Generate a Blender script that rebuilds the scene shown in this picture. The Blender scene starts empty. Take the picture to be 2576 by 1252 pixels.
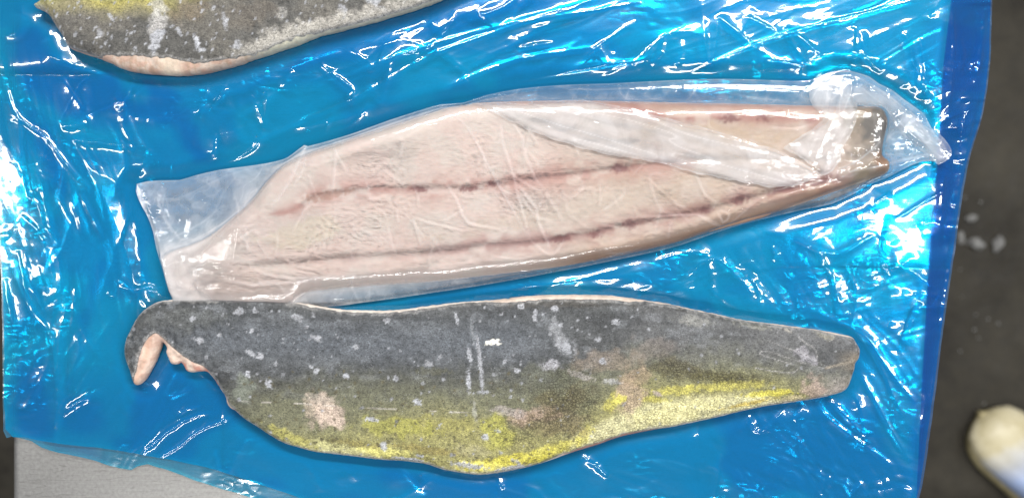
import bpy, math, random
import numpy as np
from mathutils import Vector, Matrix

# ------------------------------------------------------------------ scene, camera, light
S = bpy.context.scene
COL = S.collection
PX = 0.0004            # metres on the table top per unit of the drawing grid (2576 units across)
CX, CY = 1288.0, 626.0
H = 0.85               # camera height above the table top
FLOOR = -0.86

S.render.engine = 'CYCLES'
S.view_settings.view_transform = 'Standard'
S.view_settings.look = 'None'
S.view_settings.exposure = 0.3
S.view_settings.gamma = 1.0
S.cycles.max_bounces = 14
S.cycles.transparent_max_bounces = 24
S.cycles.transmission_bounces = 8
S.cycles.use_denoising = True
S.cycles.caustics_reflective = False
S.cycles.caustics_refractive = False

cam_d = bpy.data.cameras.new('camera')
cam = bpy.data.objects.new('camera', cam_d)
COL.objects.link(cam)
cam.location = (0, 0, H)
cam_d.sensor_width = 36
cam_d.lens = 36 * H / (2576 * PX)
cam_d.clip_start = 0.01
cam_d.clip_end = 100
cam_d.dof.use_dof = True
cam_d.dof.focus_distance = H - 0.01
cam_d.dof.aperture_fstop = 2.2
S.camera = cam

W = bpy.data.worlds.new('World')
S.world = W
W.use_nodes = True
bg = W.node_tree.nodes['Background']
bg.inputs[0].default_value = (0.82, 0.88, 1.0, 1)
bg.inputs[1].default_value = 0.15


def lamp(name, loc, size, size_y, power, col=(1, 0.985, 0.96), rz=0.0):
    d = bpy.data.lights.new(name, 'AREA')
    d.shape = 'RECTANGLE'
    d.size = size
    d.size_y = size_y
    d.energy = power
    d.color = col
    o = bpy.data.objects.new(name, d)
    COL.objects.link(o)
    o.location = loc
    v = Vector((0, 0, 0)) - Vector(loc)
    q = v.to_track_quat('-Z', 'Y')
    o.rotation_euler = (q.to_matrix() @ Matrix.Rotation(rz, 3, 'Z')).to_euler()
    return o


# ceiling tube fixtures of the processing room
lamp('ceiling_tube_light', (0.3, 1.45, 2.0), 2.4, 0.11, 76)
lamp('ceiling_tube_light', (-2.8, 0.2, 2.2), 2.2, 0.12, 33, rz=math.pi / 2)
lamp('ceiling_tube_light', (2.3, 0.05, 2.2), 2.2, 0.12, 46, rz=math.pi / 2)
lamp('ceiling_tube_light', (-0.2, -1.6, 2.1), 2.4, 0.11, 34)


# ------------------------------------------------------------------ numeric helpers
def px(x, y, z=0.0, zs=None):
    k = (H - (z if zs is None else zs)) / H
    return ((np.asarray(x) - CX) * PX * k, -(np.asarray(y) - CY) * PX * k)


def hash2(ix, iy, seed):
    n = (ix.astype(np.int64) * 374761393 + iy.astype(np.int64) * 668265263 + seed * 1442695041) & 0x7fffffff
    n = ((n ^ (n >> 13)) * 1274126177) & 0x7fffffff
    n = (n ^ (n >> 16)) & 0x7fffffff
    return (n % 1000003) / 1000003.0


def vnoise(x, y, seed=0):
    ix = np.floor(x).astype(np.int64)
    iy = np.floor(y).astype(np.int64)
    fx = x - ix
    fy = y - iy
    ux = fx * fx * fx * (fx * (fx * 6 - 15) + 10)
    uy = fy * fy * fy * (fy * (fy * 6 - 15) + 10)
    a = hash2(ix, iy, seed); b = hash2(ix + 1, iy, seed)
    c = hash2(ix, iy + 1, seed); d = hash2(ix + 1, iy + 1, seed)
    return (a * (1 - ux) + b * ux) * (1 - uy) + (c * (1 - ux) + d * ux) * uy


def fbm(x, y, seed=0, octv=4, gain=0.5):
    s = 0; a = 1; t = 0
    for k in range(octv):
        s = s + a * vnoise(x * 2 ** k + 17.3 * k, y * 2 ** k - 9.1 * k, seed + k * 7)
        t += a
        a *= gain
    return s / t            # 0..1


def worley(x, y, seed=0):
    ix = np.floor(x).astype(np.int64)
    iy = np.floor(y).astype(np.int64)
    f1 = np.full(x.shape, 9.0)
    f2 = np.full(x.shape, 9.0)
    for dx in (-1, 0, 1):
        for dy in (-1, 0, 1):
            jx = ix + dx; jy = iy + dy
            qx = jx + hash2(jx, jy, seed)
            qy = jy + hash2(jx, jy, seed + 91)
            d = np.sqrt((qx - x) ** 2 + (qy - y) ** 2)
            f2 = np.where(d < f1, f1, np.minimum(f2, d))
            f1 = np.minimum(f1, d)
    return f1, f2


def tnoise(x, y, seed=0):
    """random heights on a triangle net, flat facets with sharp edges, about -1..1"""
    k = 0.5773
    yy = y / 0.866
    xx = x - 0.5 * yy
    ix = np.floor(xx).astype(np.int64)
    iy = np.floor(yy).astype(np.int64)
    fx = xx - ix
    fy = yy - iy
    h00 = hash2(ix, iy, seed); h10 = hash2(ix + 1, iy, seed)
    h01 = hash2(ix, iy + 1, seed); h11 = hash2(ix + 1, iy + 1, seed)
    lowt = fx + fy < 1
    a = h00 + (h10 - h00) * fx + (h01 - h00) * fy
    b = h11 + (h01 - h11) * (1 - fx) + (h10 - h11) * (1 - fy)
    return np.where(lowt, a, b) * 2 - 1


def sstep(a, b, x):
    t = np.clip((x - a) / (b - a), 0, 1)
    return t * t * (3 - 2 * t)


def sdf(poly, x, y):
    """signed distance, positive inside"""
    P = np.asarray(poly, float)
    shp = x.shape
    x = x.ravel(); y = y.ravel()
    d2 = np.full(x.shape, 1e18)
    ins = np.zeros(x.shape, bool)
    n = len(P)
    for i in range(n):
        ax, ay = P[i]; bx, by = P[(i + 1) % n]
        ex, ey = bx - ax, by - ay
        t = np.clip(((x - ax) * ex + (y - ay) * ey) / (ex * ex + ey * ey + 1e-9), 0, 1)
        d2 = np.minimum(d2, (x - ax - t * ex) ** 2 + (y - ay - t * ey) ** 2)
        if ay != by:
            c = ((ay > y) != (by > y)) & (x < (bx - ax) * (y - ay) / (by - ay) + ax)
            ins ^= c
    d = np.sqrt(d2)
    return np.where(ins, d, -d).reshape(shp)


def smooth_poly(P, sub=4, closed=True):
    """Catmull-Rom through the points"""
    P = np.asarray(P, float)
    n = len(P)
    out = []
    rng = range(n) if closed else range(n - 1)
    for i in rng:
        if closed:
            p0, p1, p2, p3 = P[i - 1], P[i], P[(i + 1) % n], P[(i + 2) % n]
        else:
            p0 = P[max(i - 1, 0)]; p1 = P[i]; p2 = P[i + 1]; p3 = P[min(i + 2, n - 1)]
        for k in range(sub):
            t = k / sub
            out.append(0.5 * ((2 * p1) + (-p0 + p2) * t + (2 * p0 - 5 * p1 + 4 * p2 - p3) * t * t +
                              (-p0 + 3 * p1 - 3 * p2 + p3) * t ** 3))
    if not closed:
        out.append(P[-1])
    return np.array(out)


def region_grid(field, x0, x1, y0, y1, h):
    """quads where field > 0, rim vertices slid on to the zero line. Returns X, Y, faces, rim edges"""
    nx = int((x1 - x0) / h) + 1
    ny = int((y1 - y0) / h) + 1
    gx, gy = np.meshgrid(x0 + np.arange(nx) * h, y0 + np.arange(ny) * h)
    f = field(gx, gy)
    fc = (f[:-1, :-1] + f[1:, :-1] + f[:-1, 1:] + f[1:, 1:]) * 0.25
    keep = fc > 0
    idx = np.arange(nx * ny).reshape(ny, nx)
    # y grows downwards in the drawing, so this order gives faces that look up
    q = np.stack([idx[1:, :-1][keep], idx[1:, 1:][keep], idx[:-1, 1:][keep], idx[:-1, :-1][keep]], 1)
    cnt = np.zeros((ny + 1, nx + 1), int)
    cnt[1:-1, 1:-1] = keep
    c4 = cnt[:-1, :-1] + cnt[1:, :-1] + cnt[:-1, 1:] + cnt[1:, 1:]
    rim = (c4 > 0) & (c4 < 4)
    X = gx.copy(); Y = gy.copy()
    for it in range(3):
        rx = X[rim]; ry = Y[rim]
        e = h * 0.25
        v = field(rx, ry)
        dx = (field(rx + e, ry) - field(rx - e, ry)) / (2 * e)
        dy = (field(rx, ry + e) - field(rx, ry - e)) / (2 * e)
        g = dx * dx + dy * dy + 0.05
        sx = np.clip(-v * dx / g, -h * 0.7, h * 0.7)
        sy = np.clip(-v * dy / g, -h * 0.7, h * 0.7)
        X[rim] = np.clip(rx + sx, gx[rim] - h * .72, gx[rim] + h * .72)
        Y[rim] = np.clip(ry + sy, gy[rim] - h * .72, gy[rim] + h * .72)
    used = np.unique(q)
    remap = np.full(nx * ny, -1)
    remap[used] = np.arange(len(used))
    q = remap[q]
    e = np.concatenate([q[:, [0, 1]], q[:, [1, 2]], q[:, [2, 3]], q[:, [3, 0]]])
    key = np.sort(e, 1)
    k = key[:, 0].astype(np.int64) * (len(used) + 1) + key[:, 1]
    _, inv, c = np.unique(k, return_inverse=True, return_counts=True)
    rim_e = e[c[inv] == 1]
    return X.ravel()[used], Y.ravel()[used], q, rim_e


def mesh_from(name, co, faces, mat, parent=None, attrs=None, smooth=True):
    m = bpy.data.meshes.new(name)
    faces = np.asarray(faces, np.int32)
    nf, k = faces.shape
    m.vertices.add(len(co))
    m.vertices.foreach_set('co', np.asarray(co, np.float32).ravel())
    m.loops.add(nf * k)
    m.loops.foreach_set('vertex_index', faces.ravel())
    m.polygons.add(nf)
    m.polygons.foreach_set('loop_start', np.arange(0, nf * k, k, dtype=np.int32))
    m.polygons.foreach_set('loop_total', np.full(nf, k, np.int32))
    m.update(calc_edges=True)
    m.polygons.foreach_set('use_smooth', np.full(nf, smooth))
    if attrs:
        for an, av in attrs.items():
            av = np.asarray(av, np.float32)
            if av.ndim == 1:
                a = m.attributes.new(an, 'FLOAT', 'POINT')
                a.data.foreach_set('value', av)
            else:
                a = m.attributes.new(an, 'FLOAT_COLOR', 'POINT')
                c4 = np.ones((len(av), 4), np.float32)
                c4[:, :3] = av
                a.data.foreach_set('color', c4.ravel())
    m.materials.append(mat)
    o = bpy.data.objects.new(name, m)
    COL.objects.link(o)
    if parent:
        o.parent = parent
    return o


def empty(name, label, cat, group=None, loc=(0, 0, 0)):
    o = bpy.data.objects.new(name, None)
    COL.objects.link(o)
    o.location = loc
    o.empty_display_size = 0.05
    o['label'] = label
    o['category'] = cat
    if group:
        o['group'] = group
    return o


def tag(o, label, cat, group=None):
    o['label'] = label
    o['category'] = cat
    if group:
        o['group'] = group
    return o


def lin(r, g, b):
    f = lambda c: ((c / 255 + 0.055) / 1.055) ** 2.4 if c > 10.3 else c / 255 / 12.92
    return np.array([f(r), f(g), f(b)])


# ------------------------------------------------------------------ materials
class NT:
    def __init__(self, name):
        self.m = bpy.data.materials.new(name)
        self.m.use_nodes = True
        self.t = self.m.node_tree
        self.t.nodes.clear()
        self.out = self.n('ShaderNodeOutputMaterial')

    def n(self, typ, **kw):
        nd = self.t.nodes.new(typ)
        for k, v in kw.items():
            if k.startswith('i_'):
                key = k[2:].replace('_', ' ')
                nd.inputs[key].default_value = v
            else:
                setattr(nd, k, v)
        return nd

    def l(self, a, b):
        self.t.links.new(a, b)

    def coord(self):
        return self.n('ShaderNodeTexCoord').outputs['Object']

    def noise(self, vec, scale, detail=4, rough=0.55, dist=0.0):
        nd = self.n('ShaderNodeTexNoise')
        nd.inputs['Scale'].default_value = scale
        nd.inputs['Detail'].default_value = detail
        nd.inputs['Roughness'].default_value = rough
        nd.inputs['Distortion'].default_value = dist
        self.l(vec, nd.inputs['Vector'])
        return nd.outputs['Fac']

    def voro(self, vec, scale, feature='F1', rnd=1.0):
        nd = self.n('ShaderNodeTexVoronoi', feature=feature)
        nd.inputs['Scale'].default_value = scale
        nd.inputs['Randomness'].default_value = rnd
        self.l(vec, nd.inputs['Vector'])
        return nd.outputs['Distance']

    def ramp(self, fac, stops):
        nd = self.n('ShaderNodeValToRGB')
        cr = nd.color_ramp
        while len(cr.elements) < len(stops):
            cr.elements.new(0.5)
        for e, (p, c) in zip(cr.elements, stops):
            e.position = p
            e.color = (*c, 1) if len(c) == 3 else c
        self.l(fac, nd.inputs[0])
        return nd.outputs[0]

    def math(self, op, a, b=None, clamp=False):
        nd = self.n('ShaderNodeMath', operation=op, use_clamp=clamp)
        for i, v in enumerate((a, b)):
            if v is None:
                continue
            if isinstance(v, (int, float)):
                nd.inputs[i].default_value = v
            else:
                self.l(v, nd.inputs[i])
        return nd.outputs[0]

    def mix(self, fac, a, b, mode='MIX'):
        nd = self.n('ShaderNodeMix', data_type='RGBA', blend_type=mode)
        for s, v in ((0, fac), (6, a), (7, b)):
            if isinstance(v, (int, float)):
                nd.inputs[s].default_value = v
            elif isinstance(v, (tuple, list)):
                nd.inputs[s].default_value = (*v, 1)
            else:
                self.l(v, nd.inputs[s])
        return nd.outputs[2]

    def bump(self, hgt, strength, dist, normal=None):
        nd = self.n('ShaderNodeBump')
        nd.inputs['Strength'].default_value = strength
        nd.inputs['Distance'].default_value = dist
        self.l(hgt, nd.inputs['Height'])
        if normal is not None:
            self.l(normal, nd.inputs['Normal'])
        return nd.outputs[0]

    def attr(self, name):
        return self.n('ShaderNodeAttribute', attribute_name=name)

    def mixsh(self, fac, a, b):
        nd = self.n('ShaderNodeMixShader')
        if isinstance(fac, (int, float)):
            nd.inputs[0].default_value = fac
        else:
            self.l(fac, nd.inputs[0])
        self.l(a, nd.inputs[1])
        self.l(b, nd.inputs[2])
        return nd.outputs[0]

    def done(self, sh):
        self.l(sh, self.out.inputs[0])
        return self.m


def stretch(nt, vec, sx, sy, sz=1.0, rz=0.0):
    mp = nt.n('ShaderNodeMapping')
    mp.inputs['Scale'].default_value = (sx, sy, sz)
    mp.inputs['Rotation'].default_value = (0, 0, rz)
    nt.l(vec, mp.inputs['Vector'])
    return mp.outputs[0]


def film_material(name, tint, body, body_fac, bump_s, gloss=1.0, seed_shift=0.0, rough=0.075, broad=0.15):
    nt = NT(name)
    co = nt.coord()
    # fine shallow relief of stretched film
    n1 = nt.noise(stretch(nt, co, 1, 1, 1, 0.3), 30 + seed_shift, 1, 0.4, 0.6)
    n2 = nt.noise(stretch(nt, co, 1.0, 5.0, 1, 0.35), 36 + seed_shift, 1, 0.4, 0.8)
    hgt = nt.math('ADD', nt.math('MULTIPLY', n1, 0.6), nt.math('MULTIPLY', n2, 0.4))
    nrm = nt.bump(hgt, bump_s, 0.0025)
    # hair creases: folded noise, only in slack patches
    r1 = nt.math('ABSOLUTE', nt.math('SUBTRACT', nt.noise(stretch(nt, co, 1.0, 2.2, 1, 0.35), 14 + seed_shift, 0, 0.5, 0.8), 0.5))
    r2 = nt.math('ABSOLUTE', nt.math('SUBTRACT', nt.noise(stretch(nt, co, 1.6, 1.0, 1, 0.9), 24 + seed_shift, 0, 0.5, 0.6), 0.5))
    slack = nt.ramp(nt.noise(co, 7.5 + seed_shift * .1, 3, 0.55), [(0.54, (0, 0, 0)), (0.66, (1, 1, 1))])
    rr = nt.math('MULTIPLY', nt.math('ADD', r1, nt.math('MULTIPLY', r2, 0.7)), slack)
    nrm = nt.bump(rr, 0.22, 0.02, nrm)
    tr = nt.n('ShaderNodeBsdfTransparent')
    tr.inputs[0].default_value = (*tint, 1)
    df = nt.n('ShaderNodeBsdfDiffuse')
    df.inputs[0].default_value = (*body, 1)
    nt.l(nrm, df.inputs['Normal'])
    tl = nt.n('ShaderNodeBsdfTranslucent')
    tl.inputs[0].default_value = (*body, 1)
    bodysh = nt.mixsh(0.35, df.outputs[0], tl.outputs[0])
    base = nt.mixsh(body_fac, tr.outputs[0], bodysh)
    # deeper blue: some doubled folds, elsewhere shade painted into the tint
    pl = nt.attr('ply_shade').outputs['Fac']
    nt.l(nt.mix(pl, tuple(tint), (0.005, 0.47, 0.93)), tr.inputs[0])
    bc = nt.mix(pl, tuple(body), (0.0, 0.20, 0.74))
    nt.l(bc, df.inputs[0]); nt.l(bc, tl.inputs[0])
    gl = nt.n('ShaderNodeBsdfGlossy')
    gl.inputs['Color'].default_value = (1, 1, 1, 1)
    gl.inputs['Roughness'].default_value = rough
    nt.l(nrm, gl.inputs['Normal'])
    gl2 = nt.n('ShaderNodeBsdfGlossy')
    gl2.inputs['Roughness'].default_value = 0.27
    nt.l(nrm, gl2.inputs['Normal'])
    glm = nt.mixsh(broad, gl.outputs[0], gl2.outputs[0])
    fr = nt.n('ShaderNodeFresnel')
    fr.inputs[0].default_value = 1.5
    nt.l(nrm, fr.inputs['Normal'])
    f = nt.math('MULTIPLY', fr.outputs[0], gloss, clamp=True)
    return nt.done(nt.mixsh(f, base, glm))


M_blue_top = film_material('blue_film_upper', (0.02, 0.79, 0.98), (0.0, 0.55, 1.0), 0.26, 0.04, 1.5)
M_blue_low = film_material('blue_film_lower', (0.03, 0.77, 0.98), (0.0, 0.64, 1.0), 0.22, 0.05, 5.0, 23.0, 0.17, 0.45)


def make_steel():
    nt = NT('brushed_steel')
    co = nt.coord()
    br = nt.noise(stretch(nt, co, 3, 160, 1), 6, 5, 0.6)
    sp = nt.noise(co, 300, 3, 0.6)
    cl = nt.noise(co, 5, 3, 0.5)
    v = nt.math('ADD', nt.math('MULTIPLY', br, 0.25), nt.math('MULTIPLY', sp, 0.5))
    v = nt.math('ADD', v, nt.math('MULTIPLY', cl, 0.25))
    c = nt.ramp(v, [(0.36, (0.29, 0.285, 0.275)), (0.64, (0.42, 0.415, 0.40))])
    scr = nt.math('ABSOLUTE', nt.math('SUBTRACT', nt.noise(stretch(nt, co, 2, 40, 1, 0.25), 5, 2, 0.5, 0.4), 0.5))
    c = nt.mix(nt.ramp(scr, [(0.0, (0.5,) * 3), (0.012, (0, 0, 0))]), c, (0.18, 0.175, 0.165))
    p = nt.n('ShaderNodeBsdfPrincipled')
    nt.l(c, p.inputs['Base Color'])
    p.inputs['Metallic'].default_value = 0.8
    p.inputs['Roughness'].default_value = 0.36
    nt.l(nt.bump(v, 0.15, 0.001), p.inputs['Normal'])
    return nt.done(p.outputs[0])


M_steel = make_steel()


def make_floor():
    nt = NT('wet_concrete')
    co = nt.coord()
    a = nt.noise(co, 4.5, 6, 0.7)
    b = nt.noise(co, 28, 5, 0.7)
    c = nt.noise(co, 260, 2, 0.6)
    v = nt.math('ADD', nt.math('MULTIPLY', a, 0.55), nt.math('MULTIPLY', b, 0.25))
    v = nt.math('ADD', v, nt.math('MULTIPLY', c, 0.2))
    col = nt.ramp(v, [(0.38, tuple(lin(26, 23, 18))), (0.5, tuple(lin(48, 45, 38))), (0.72, tuple(lin(70, 66, 57)))])
    p = nt.n('ShaderNodeBsdfPrincipled')
    nt.l(col, p.inputs['Base Color'])
    nt.l(nt.ramp(b, [(0.3, (0.45,) * 3), (0.7, (0.75,) * 3)]), p.inputs['Roughness'])
    p.inputs['Specular IOR Level'].default_value = 0.2
    nt.l(nt.bump(v, 0.5, 0.004), p.inputs['Normal'])
    return nt.done(p.outputs[0])


M_floor = make_floor()


def make_skin():
    nt = NT('fish_skin')
    co = nt.coord()
    at = nt.attr('tone')
    sc = nt.attr('scales')      # how strongly the scale net shows
    warp = nt.n('ShaderNodeVectorMath', operation='ADD')
    nt.l(stretch(nt, co, 1.0, 1.25), warp.inputs[0])
    wn = nt.n('ShaderNodeTexNoise'); wn.inputs['Scale'].default_value = 60
    nt.l(co, wn.inputs['Vector'])
    sw = nt.n('ShaderNodeVectorMath', operation='SCALE'); sw.inputs['Scale'].default_value = 0.004
    nt.l(wn.outputs['Color'], sw.inputs[0]); nt.l(sw.outputs[0], warp.inputs[1])
    net = nt.voro(warp.outputs[0], 330, 'DISTANCE_TO_EDGE', 0.8)
    netm = nt.ramp(net, [(0.02, (0, 0, 0)), (0.16, (1, 1, 1))])
    fine = nt.noise(co, 900, 3, 0.7)
    med = nt.noise(co, 190, 4, 0.65)
    spec = nt.voro(co, 520, 'F1', 1.0)
    dark = nt.mix(1.0, at.outputs['Color'], (0.42, 0.40, 0.34), 'MULTIPLY')
    k = nt.math('MULTIPLY', nt.math('SUBTRACT', 1.0, netm), sc.outputs['Fac'])
    c = nt.mix(k, at.outputs['Color'], dark)
    fr = nt.ramp(fine, [(0.3, (0.62,) * 3), (0.5, (0.98,) * 3), (0.72, (1.4,) * 3)])
    c = nt.mix(1.0, c, fr, 'MULTIPLY')
    mr = nt.ramp(med, [(0.3, (0.58,) * 3), (0.5, (0.9,) * 3), (0.7, (1.22,) * 3)])
    c = nt.mix(1.0, c, mr, 'MULTIPLY')
    grit = nt.noise(stretch(nt, co, 1, 1.5), 430, 3, 0.75)
    c = nt.mix(1.0, c, nt.ramp(grit, [(0.36, (0.35,) * 3), (0.45, (1.0,) * 3), (0.58, (1.0,) * 3), (0.7, (1.7,) * 3)]), 'MULTIPLY')
    # small frost flecks
    fl = nt.ramp(spec, [(0.10, (1, 1, 1)), (0.17, (0, 0, 0))])
    fm = nt.ramp(nt.noise(co, 70, 3, 0.6), [(0.5, (0, 0, 0)), (0.66, (1, 1, 1))])
    ff = nt.math('MULTIPLY', nt.math('MULTIPLY', fl, fm), 0.75)
    c = nt.mix(ff, c, (0.42, 0.44, 0.46))
    p = nt.n('ShaderNodeBsdfPrincipled')
    nt.l(c, p.inputs['Base Color'])
    p.inputs['Roughness'].default_value = 0.5
    p.inputs['Specular IOR Level'].default_value = 0.4
    h = nt.math('ADD', nt.math('MULTIPLY', fine, 0.5), nt.math('MULTIPLY', med, 0.7))
    h = nt.math('ADD', h, nt.math('MULTIPLY', nt.math('MULTIPLY', netm, sc.outputs['Fac']), 0.5))
    nt.l(nt.bump(h, 0.6, 0.0012), p.inputs['Normal'])
    return nt.done(p.outputs[0])


M_skin = make_skin()


def make_flesh(name, sss=0.0, rough=0.5, fine_amt=0.12, bmp=0.5, dim=1.0):
    nt = NT(name)
    co = nt.coord()
    at = nt.attr('tone')
    med = nt.noise(co, 110, 5, 0.65)
    fine = nt.noise(co, 500, 3, 0.6)
    mr = nt.ramp(med, [(0.3, (1 - fine_amt,) * 3), (0.7, (1 + fine_amt,) * 3)])
    c = nt.mix(1.0, at.outputs['Color'], mr, 'MULTIPLY')
    c = nt.mix(1.0, c, (dim,) * 3, 'MULTIPLY')
    p = nt.n('ShaderNodeBsdfPrincipled')
    nt.l(c, p.inputs['Base Color'])
    p.inputs['Roughness'].default_value = rough
    p.inputs['Subsurface Weight'].default_value = sss
    p.inputs['Subsurface Radius'].default_value = (0.012, 0.006, 0.004)
    p.inputs['Subsurface Scale'].default_value = 0.6
    h = nt.math('ADD', nt.math('MULTIPLY', fine, 0.3), med)
    nt.l(nt.bump(h, bmp, 0.0015), p.inputs['Normal'])
    return nt.done(p.outputs[0])


M_cut = make_flesh('cut_flesh', 0.1, 0.5, 0.22, 0.7)
M_flesh = make_flesh('frozen_flesh', 0.15, 0.42, 0.05, 0.12, 0.76)


def make_bag():
    nt = NT('clear_poly_bag')
    co = nt.coord()
    ve = nt.attr('veil')
    n1 = nt.noise(co, 55, 4, 0.55, 1.2)
    n2 = nt.noise(stretch(nt, co, 1, 4, 1, -0.9), 70, 3, 0.5, 1.5)
    hgt = nt.math('ADD', nt.math('MULTIPLY', n1, 0.6), nt.math('MULTIPLY', n2, 0.5))
    nrm = nt.bump(hgt, 0.12, 0.003)
    r1 = nt.math('ABSOLUTE', nt.math('SUBTRACT', nt.noise(stretch(nt, co, 1.0, 1.8, 1, 0.5), 48, 2, 0.5, 1.4), 0.5))
    r2 = nt.math('ABSOLUTE', nt.math('SUBTRACT', nt.noise(stretch(nt, co, 1.7, 1.0, 1, 1.1), 90, 2, 0.5, 1.0), 0.5))
    slack = nt.ramp(nt.noise(co, 14, 3, 0.55), [(0.48, (0, 0, 0)), (0.62, (1, 1, 1))])
    nrm = nt.bump(nt.math('MULTIPLY', nt.math('ADD', r1, nt.math('MULTIPLY', r2, 0.3)), slack), 0.10, 0.008, nrm)
    tr = nt.n('ShaderNodeBsdfTransparent')
    tr.inputs[0].default_value = (1, 1, 1, 1)
    df = nt.n('ShaderNodeBsdfDiffuse')
    df.inputs[0].default_value = (0.96, 0.96, 0.985, 1)
    tl = nt.n('ShaderNodeBsdfTranslucent')
    tl.inputs[0].default_value = (0.98, 0.975, 0.99, 1)
    body = nt.mixsh(0.5, df.outputs[0], tl.outputs[0])
    nm = nt.ramp(nt.noise(co, 32, 5, 0.6, 0.8), [(0.3, (0.7,) * 3), (0.7, (1.3,) * 3)])
    f = nt.math('MULTIPLY', ve.outputs['Fac'], nm, clamp=True)
    base = nt.mixsh(f, tr.outputs[0], body)
    gl = nt.n('ShaderNodeBsdfGlossy')
    gl.inputs['Roughness'].default_value = 0.06
    nt.l(nrm, gl.inputs['Normal'])
    fr = nt.n('ShaderNodeFresnel')
    fr.inputs[0].default_value = 1.45
    nt.l(nrm, fr.inputs['Normal'])
    g = nt.math('MULTIPLY', nt.math('MULTIPLY', fr.outputs[0], 1.7), nt.math('GREATER_THAN', ve.outputs['Fac'], 0.002), clamp=True)
    return nt.done(nt.mixsh(g, base, gl.outputs[0]))


M_bag = make_bag()

# ------------------------------------------------------------------ outlines (drawing units)
FISH = [(346, 968), (336, 961), (327, 931), (316, 900), (314, 876), (318, 853), (330, 827), (346, 797), (369, 775),
        (395, 760), (425, 754), (483, 751), (549, 750), (614, 748), (676, 748), (712, 753), (751, 761), (812, 771),
        (862, 778), (920, 780), (981, 780), (1035, 775), (1092, 767), (1150, 760), (1207, 756), (1271, 751),
        (1329, 744), (1386, 741), (1463, 741), (1539, 743), (1597, 751), (1654, 759), (1703, 768), (1745, 778),
        (1801, 789), (1857, 802), (1913, 810), (1970, 817), (2026, 825), (2082, 833), (2124, 842), (2144, 848),
        (2153, 861), (2162, 878), (2160, 900), (2151, 914), (2148, 931), (2138, 959), (2127, 979), (2099, 991),
        (2054, 1001), (1998, 1010), (1941, 1018), (1908, 1024), (1857, 1035), (1801, 1049), (1745, 1061),
        (1689, 1073), (1654, 1078), (1597, 1089), (1551, 1100), (1501, 1118), (1444, 1135), (1386, 1156),
        (1329, 1173), (1271, 1185), (1214, 1193), (1180, 1191), (1149, 1186), (1111, 1179), (1073, 1166),
        (1015, 1158), (958, 1155), (901, 1148), (843, 1141), (797, 1136), (757, 1126), (712, 1112), (679, 1093),
        (647, 1072), (614, 1051), (594, 1033), (578, 1024), (571, 1013), (568, 997), (555, 977), (542, 957),
        (529, 941), (519, 933), (500, 934), (484, 936), (470, 932), (463, 920), (456, 911), (448, 915), (432, 914),
        (422, 896), (418, 884), (420, 873), (408, 860), (398, 886), (385, 918), (372, 941), (359, 961)]
HOOKCUT = [(340, 985), (339, 960), (351, 925), (361, 886), (374, 858), (391, 838), (405, 838), (425, 857),
           (457, 883), (490, 906), (516, 918), (537, 940), (559, 975), (574, 1000), (581, 1016), (600, 1045),
           (560, 1120), (380, 1100)]
TOPF = [(85, 15), (115, 31), (128, 45), (140, 65), (153, 85), (164, 101), (175, 120), (202, 132), (242, 145),
        (276, 158), (309, 174), (354, 183), (421, 188), (466, 188), (510, 183), (555, 172), (600, 160), (631, 148),
        (687, 130), (749, 109), (798, 89), (843, 78), (887, 66), (943, 52), (988, 38), (1033, 25), (1066, 13),
        (1099, 1), (1200, -45), (1330, -110), (1340, -170), (1250, -215), (1000, -240), (700, -250), (420, -215),
        (230, -140), (140, -40), (104, 0)]
TOPSKIN_Y = [(60, 400), (230, 400), (249, 141), (265, 134), (309, 134), (376, 137), (432, 139), (466, 149),
             (510, 152), (555, 146), (600, 138), (639, 129), (709, 100), (776, 80), (843, 66), (910, 53), (977, 33),
             (1066, 7), (1200, -55), (1400, -160)]
FILLET = [(711, 416), (668, 456), (628, 506), (578, 550), (524, 592), (474, 615), (428, 630), (403, 652), (410, 700),
          (426, 745), (470, 765), (600, 770), (720, 768), (765, 738), (850, 727), (1000, 715), (1100, 708), (1250, 690),
          (1400, 672), (1500, 655), (1600, 635), (1700, 610), (1800, 580), (1900, 553), (1980, 525), (2060, 497),
          (2130, 472), (2200, 448), (2236, 432), (2240, 405), (2222, 388), (2226, 350), (2236, 310), (2230, 285),
          (2214, 268), (2155, 266), (2041, 264), (1878, 260), (1714, 257), (1510, 252), (1303, 253), (1160, 262),
          (1080, 284), (1000, 310), (900, 342), (830, 366), (765, 388)]
BAG = [(334, 461), (393, 452), (442, 451), (483, 439), (544, 425), (605, 417), (666, 408), (707, 398), (728, 386),
       (760, 362), (769, 365), (830, 349), (891, 330), (976, 299), (1058, 273), (1107, 259), (1164, 255), (1221, 236),
       (1303, 220), (1384, 212), (1460, 208), (1533, 206), (1592, 203), (1714, 197), (1837, 194), (1959, 198),
       (2039, 199), (2070, 187), (2106, 176), (2143, 174), (2171, 180), (2198, 189), (2223, 207), (2253, 221),
       (2284, 245), (2315, 267), (2339, 288), (2355, 319), (2376, 334), (2400, 362), (2406, 389), (2376, 411),
       (2366, 404), (2330, 404), (2284, 423), (2238, 447), (2192, 464), (2162, 484), (2100, 512), (2039, 524),
       (1978, 538), (1878, 562), (1796, 588), (1714, 617), (1633, 637), (1551, 654), (1469, 671), (1384, 687),
       (1303, 702), (1200, 720), (1100, 735), (1000, 750), (900, 763), (850, 770), (700, 780), (450, 780),
       (424, 754), (409, 713), (399, 676), (383, 623), (375, 582), (360, 541), (338, 500)]
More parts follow.
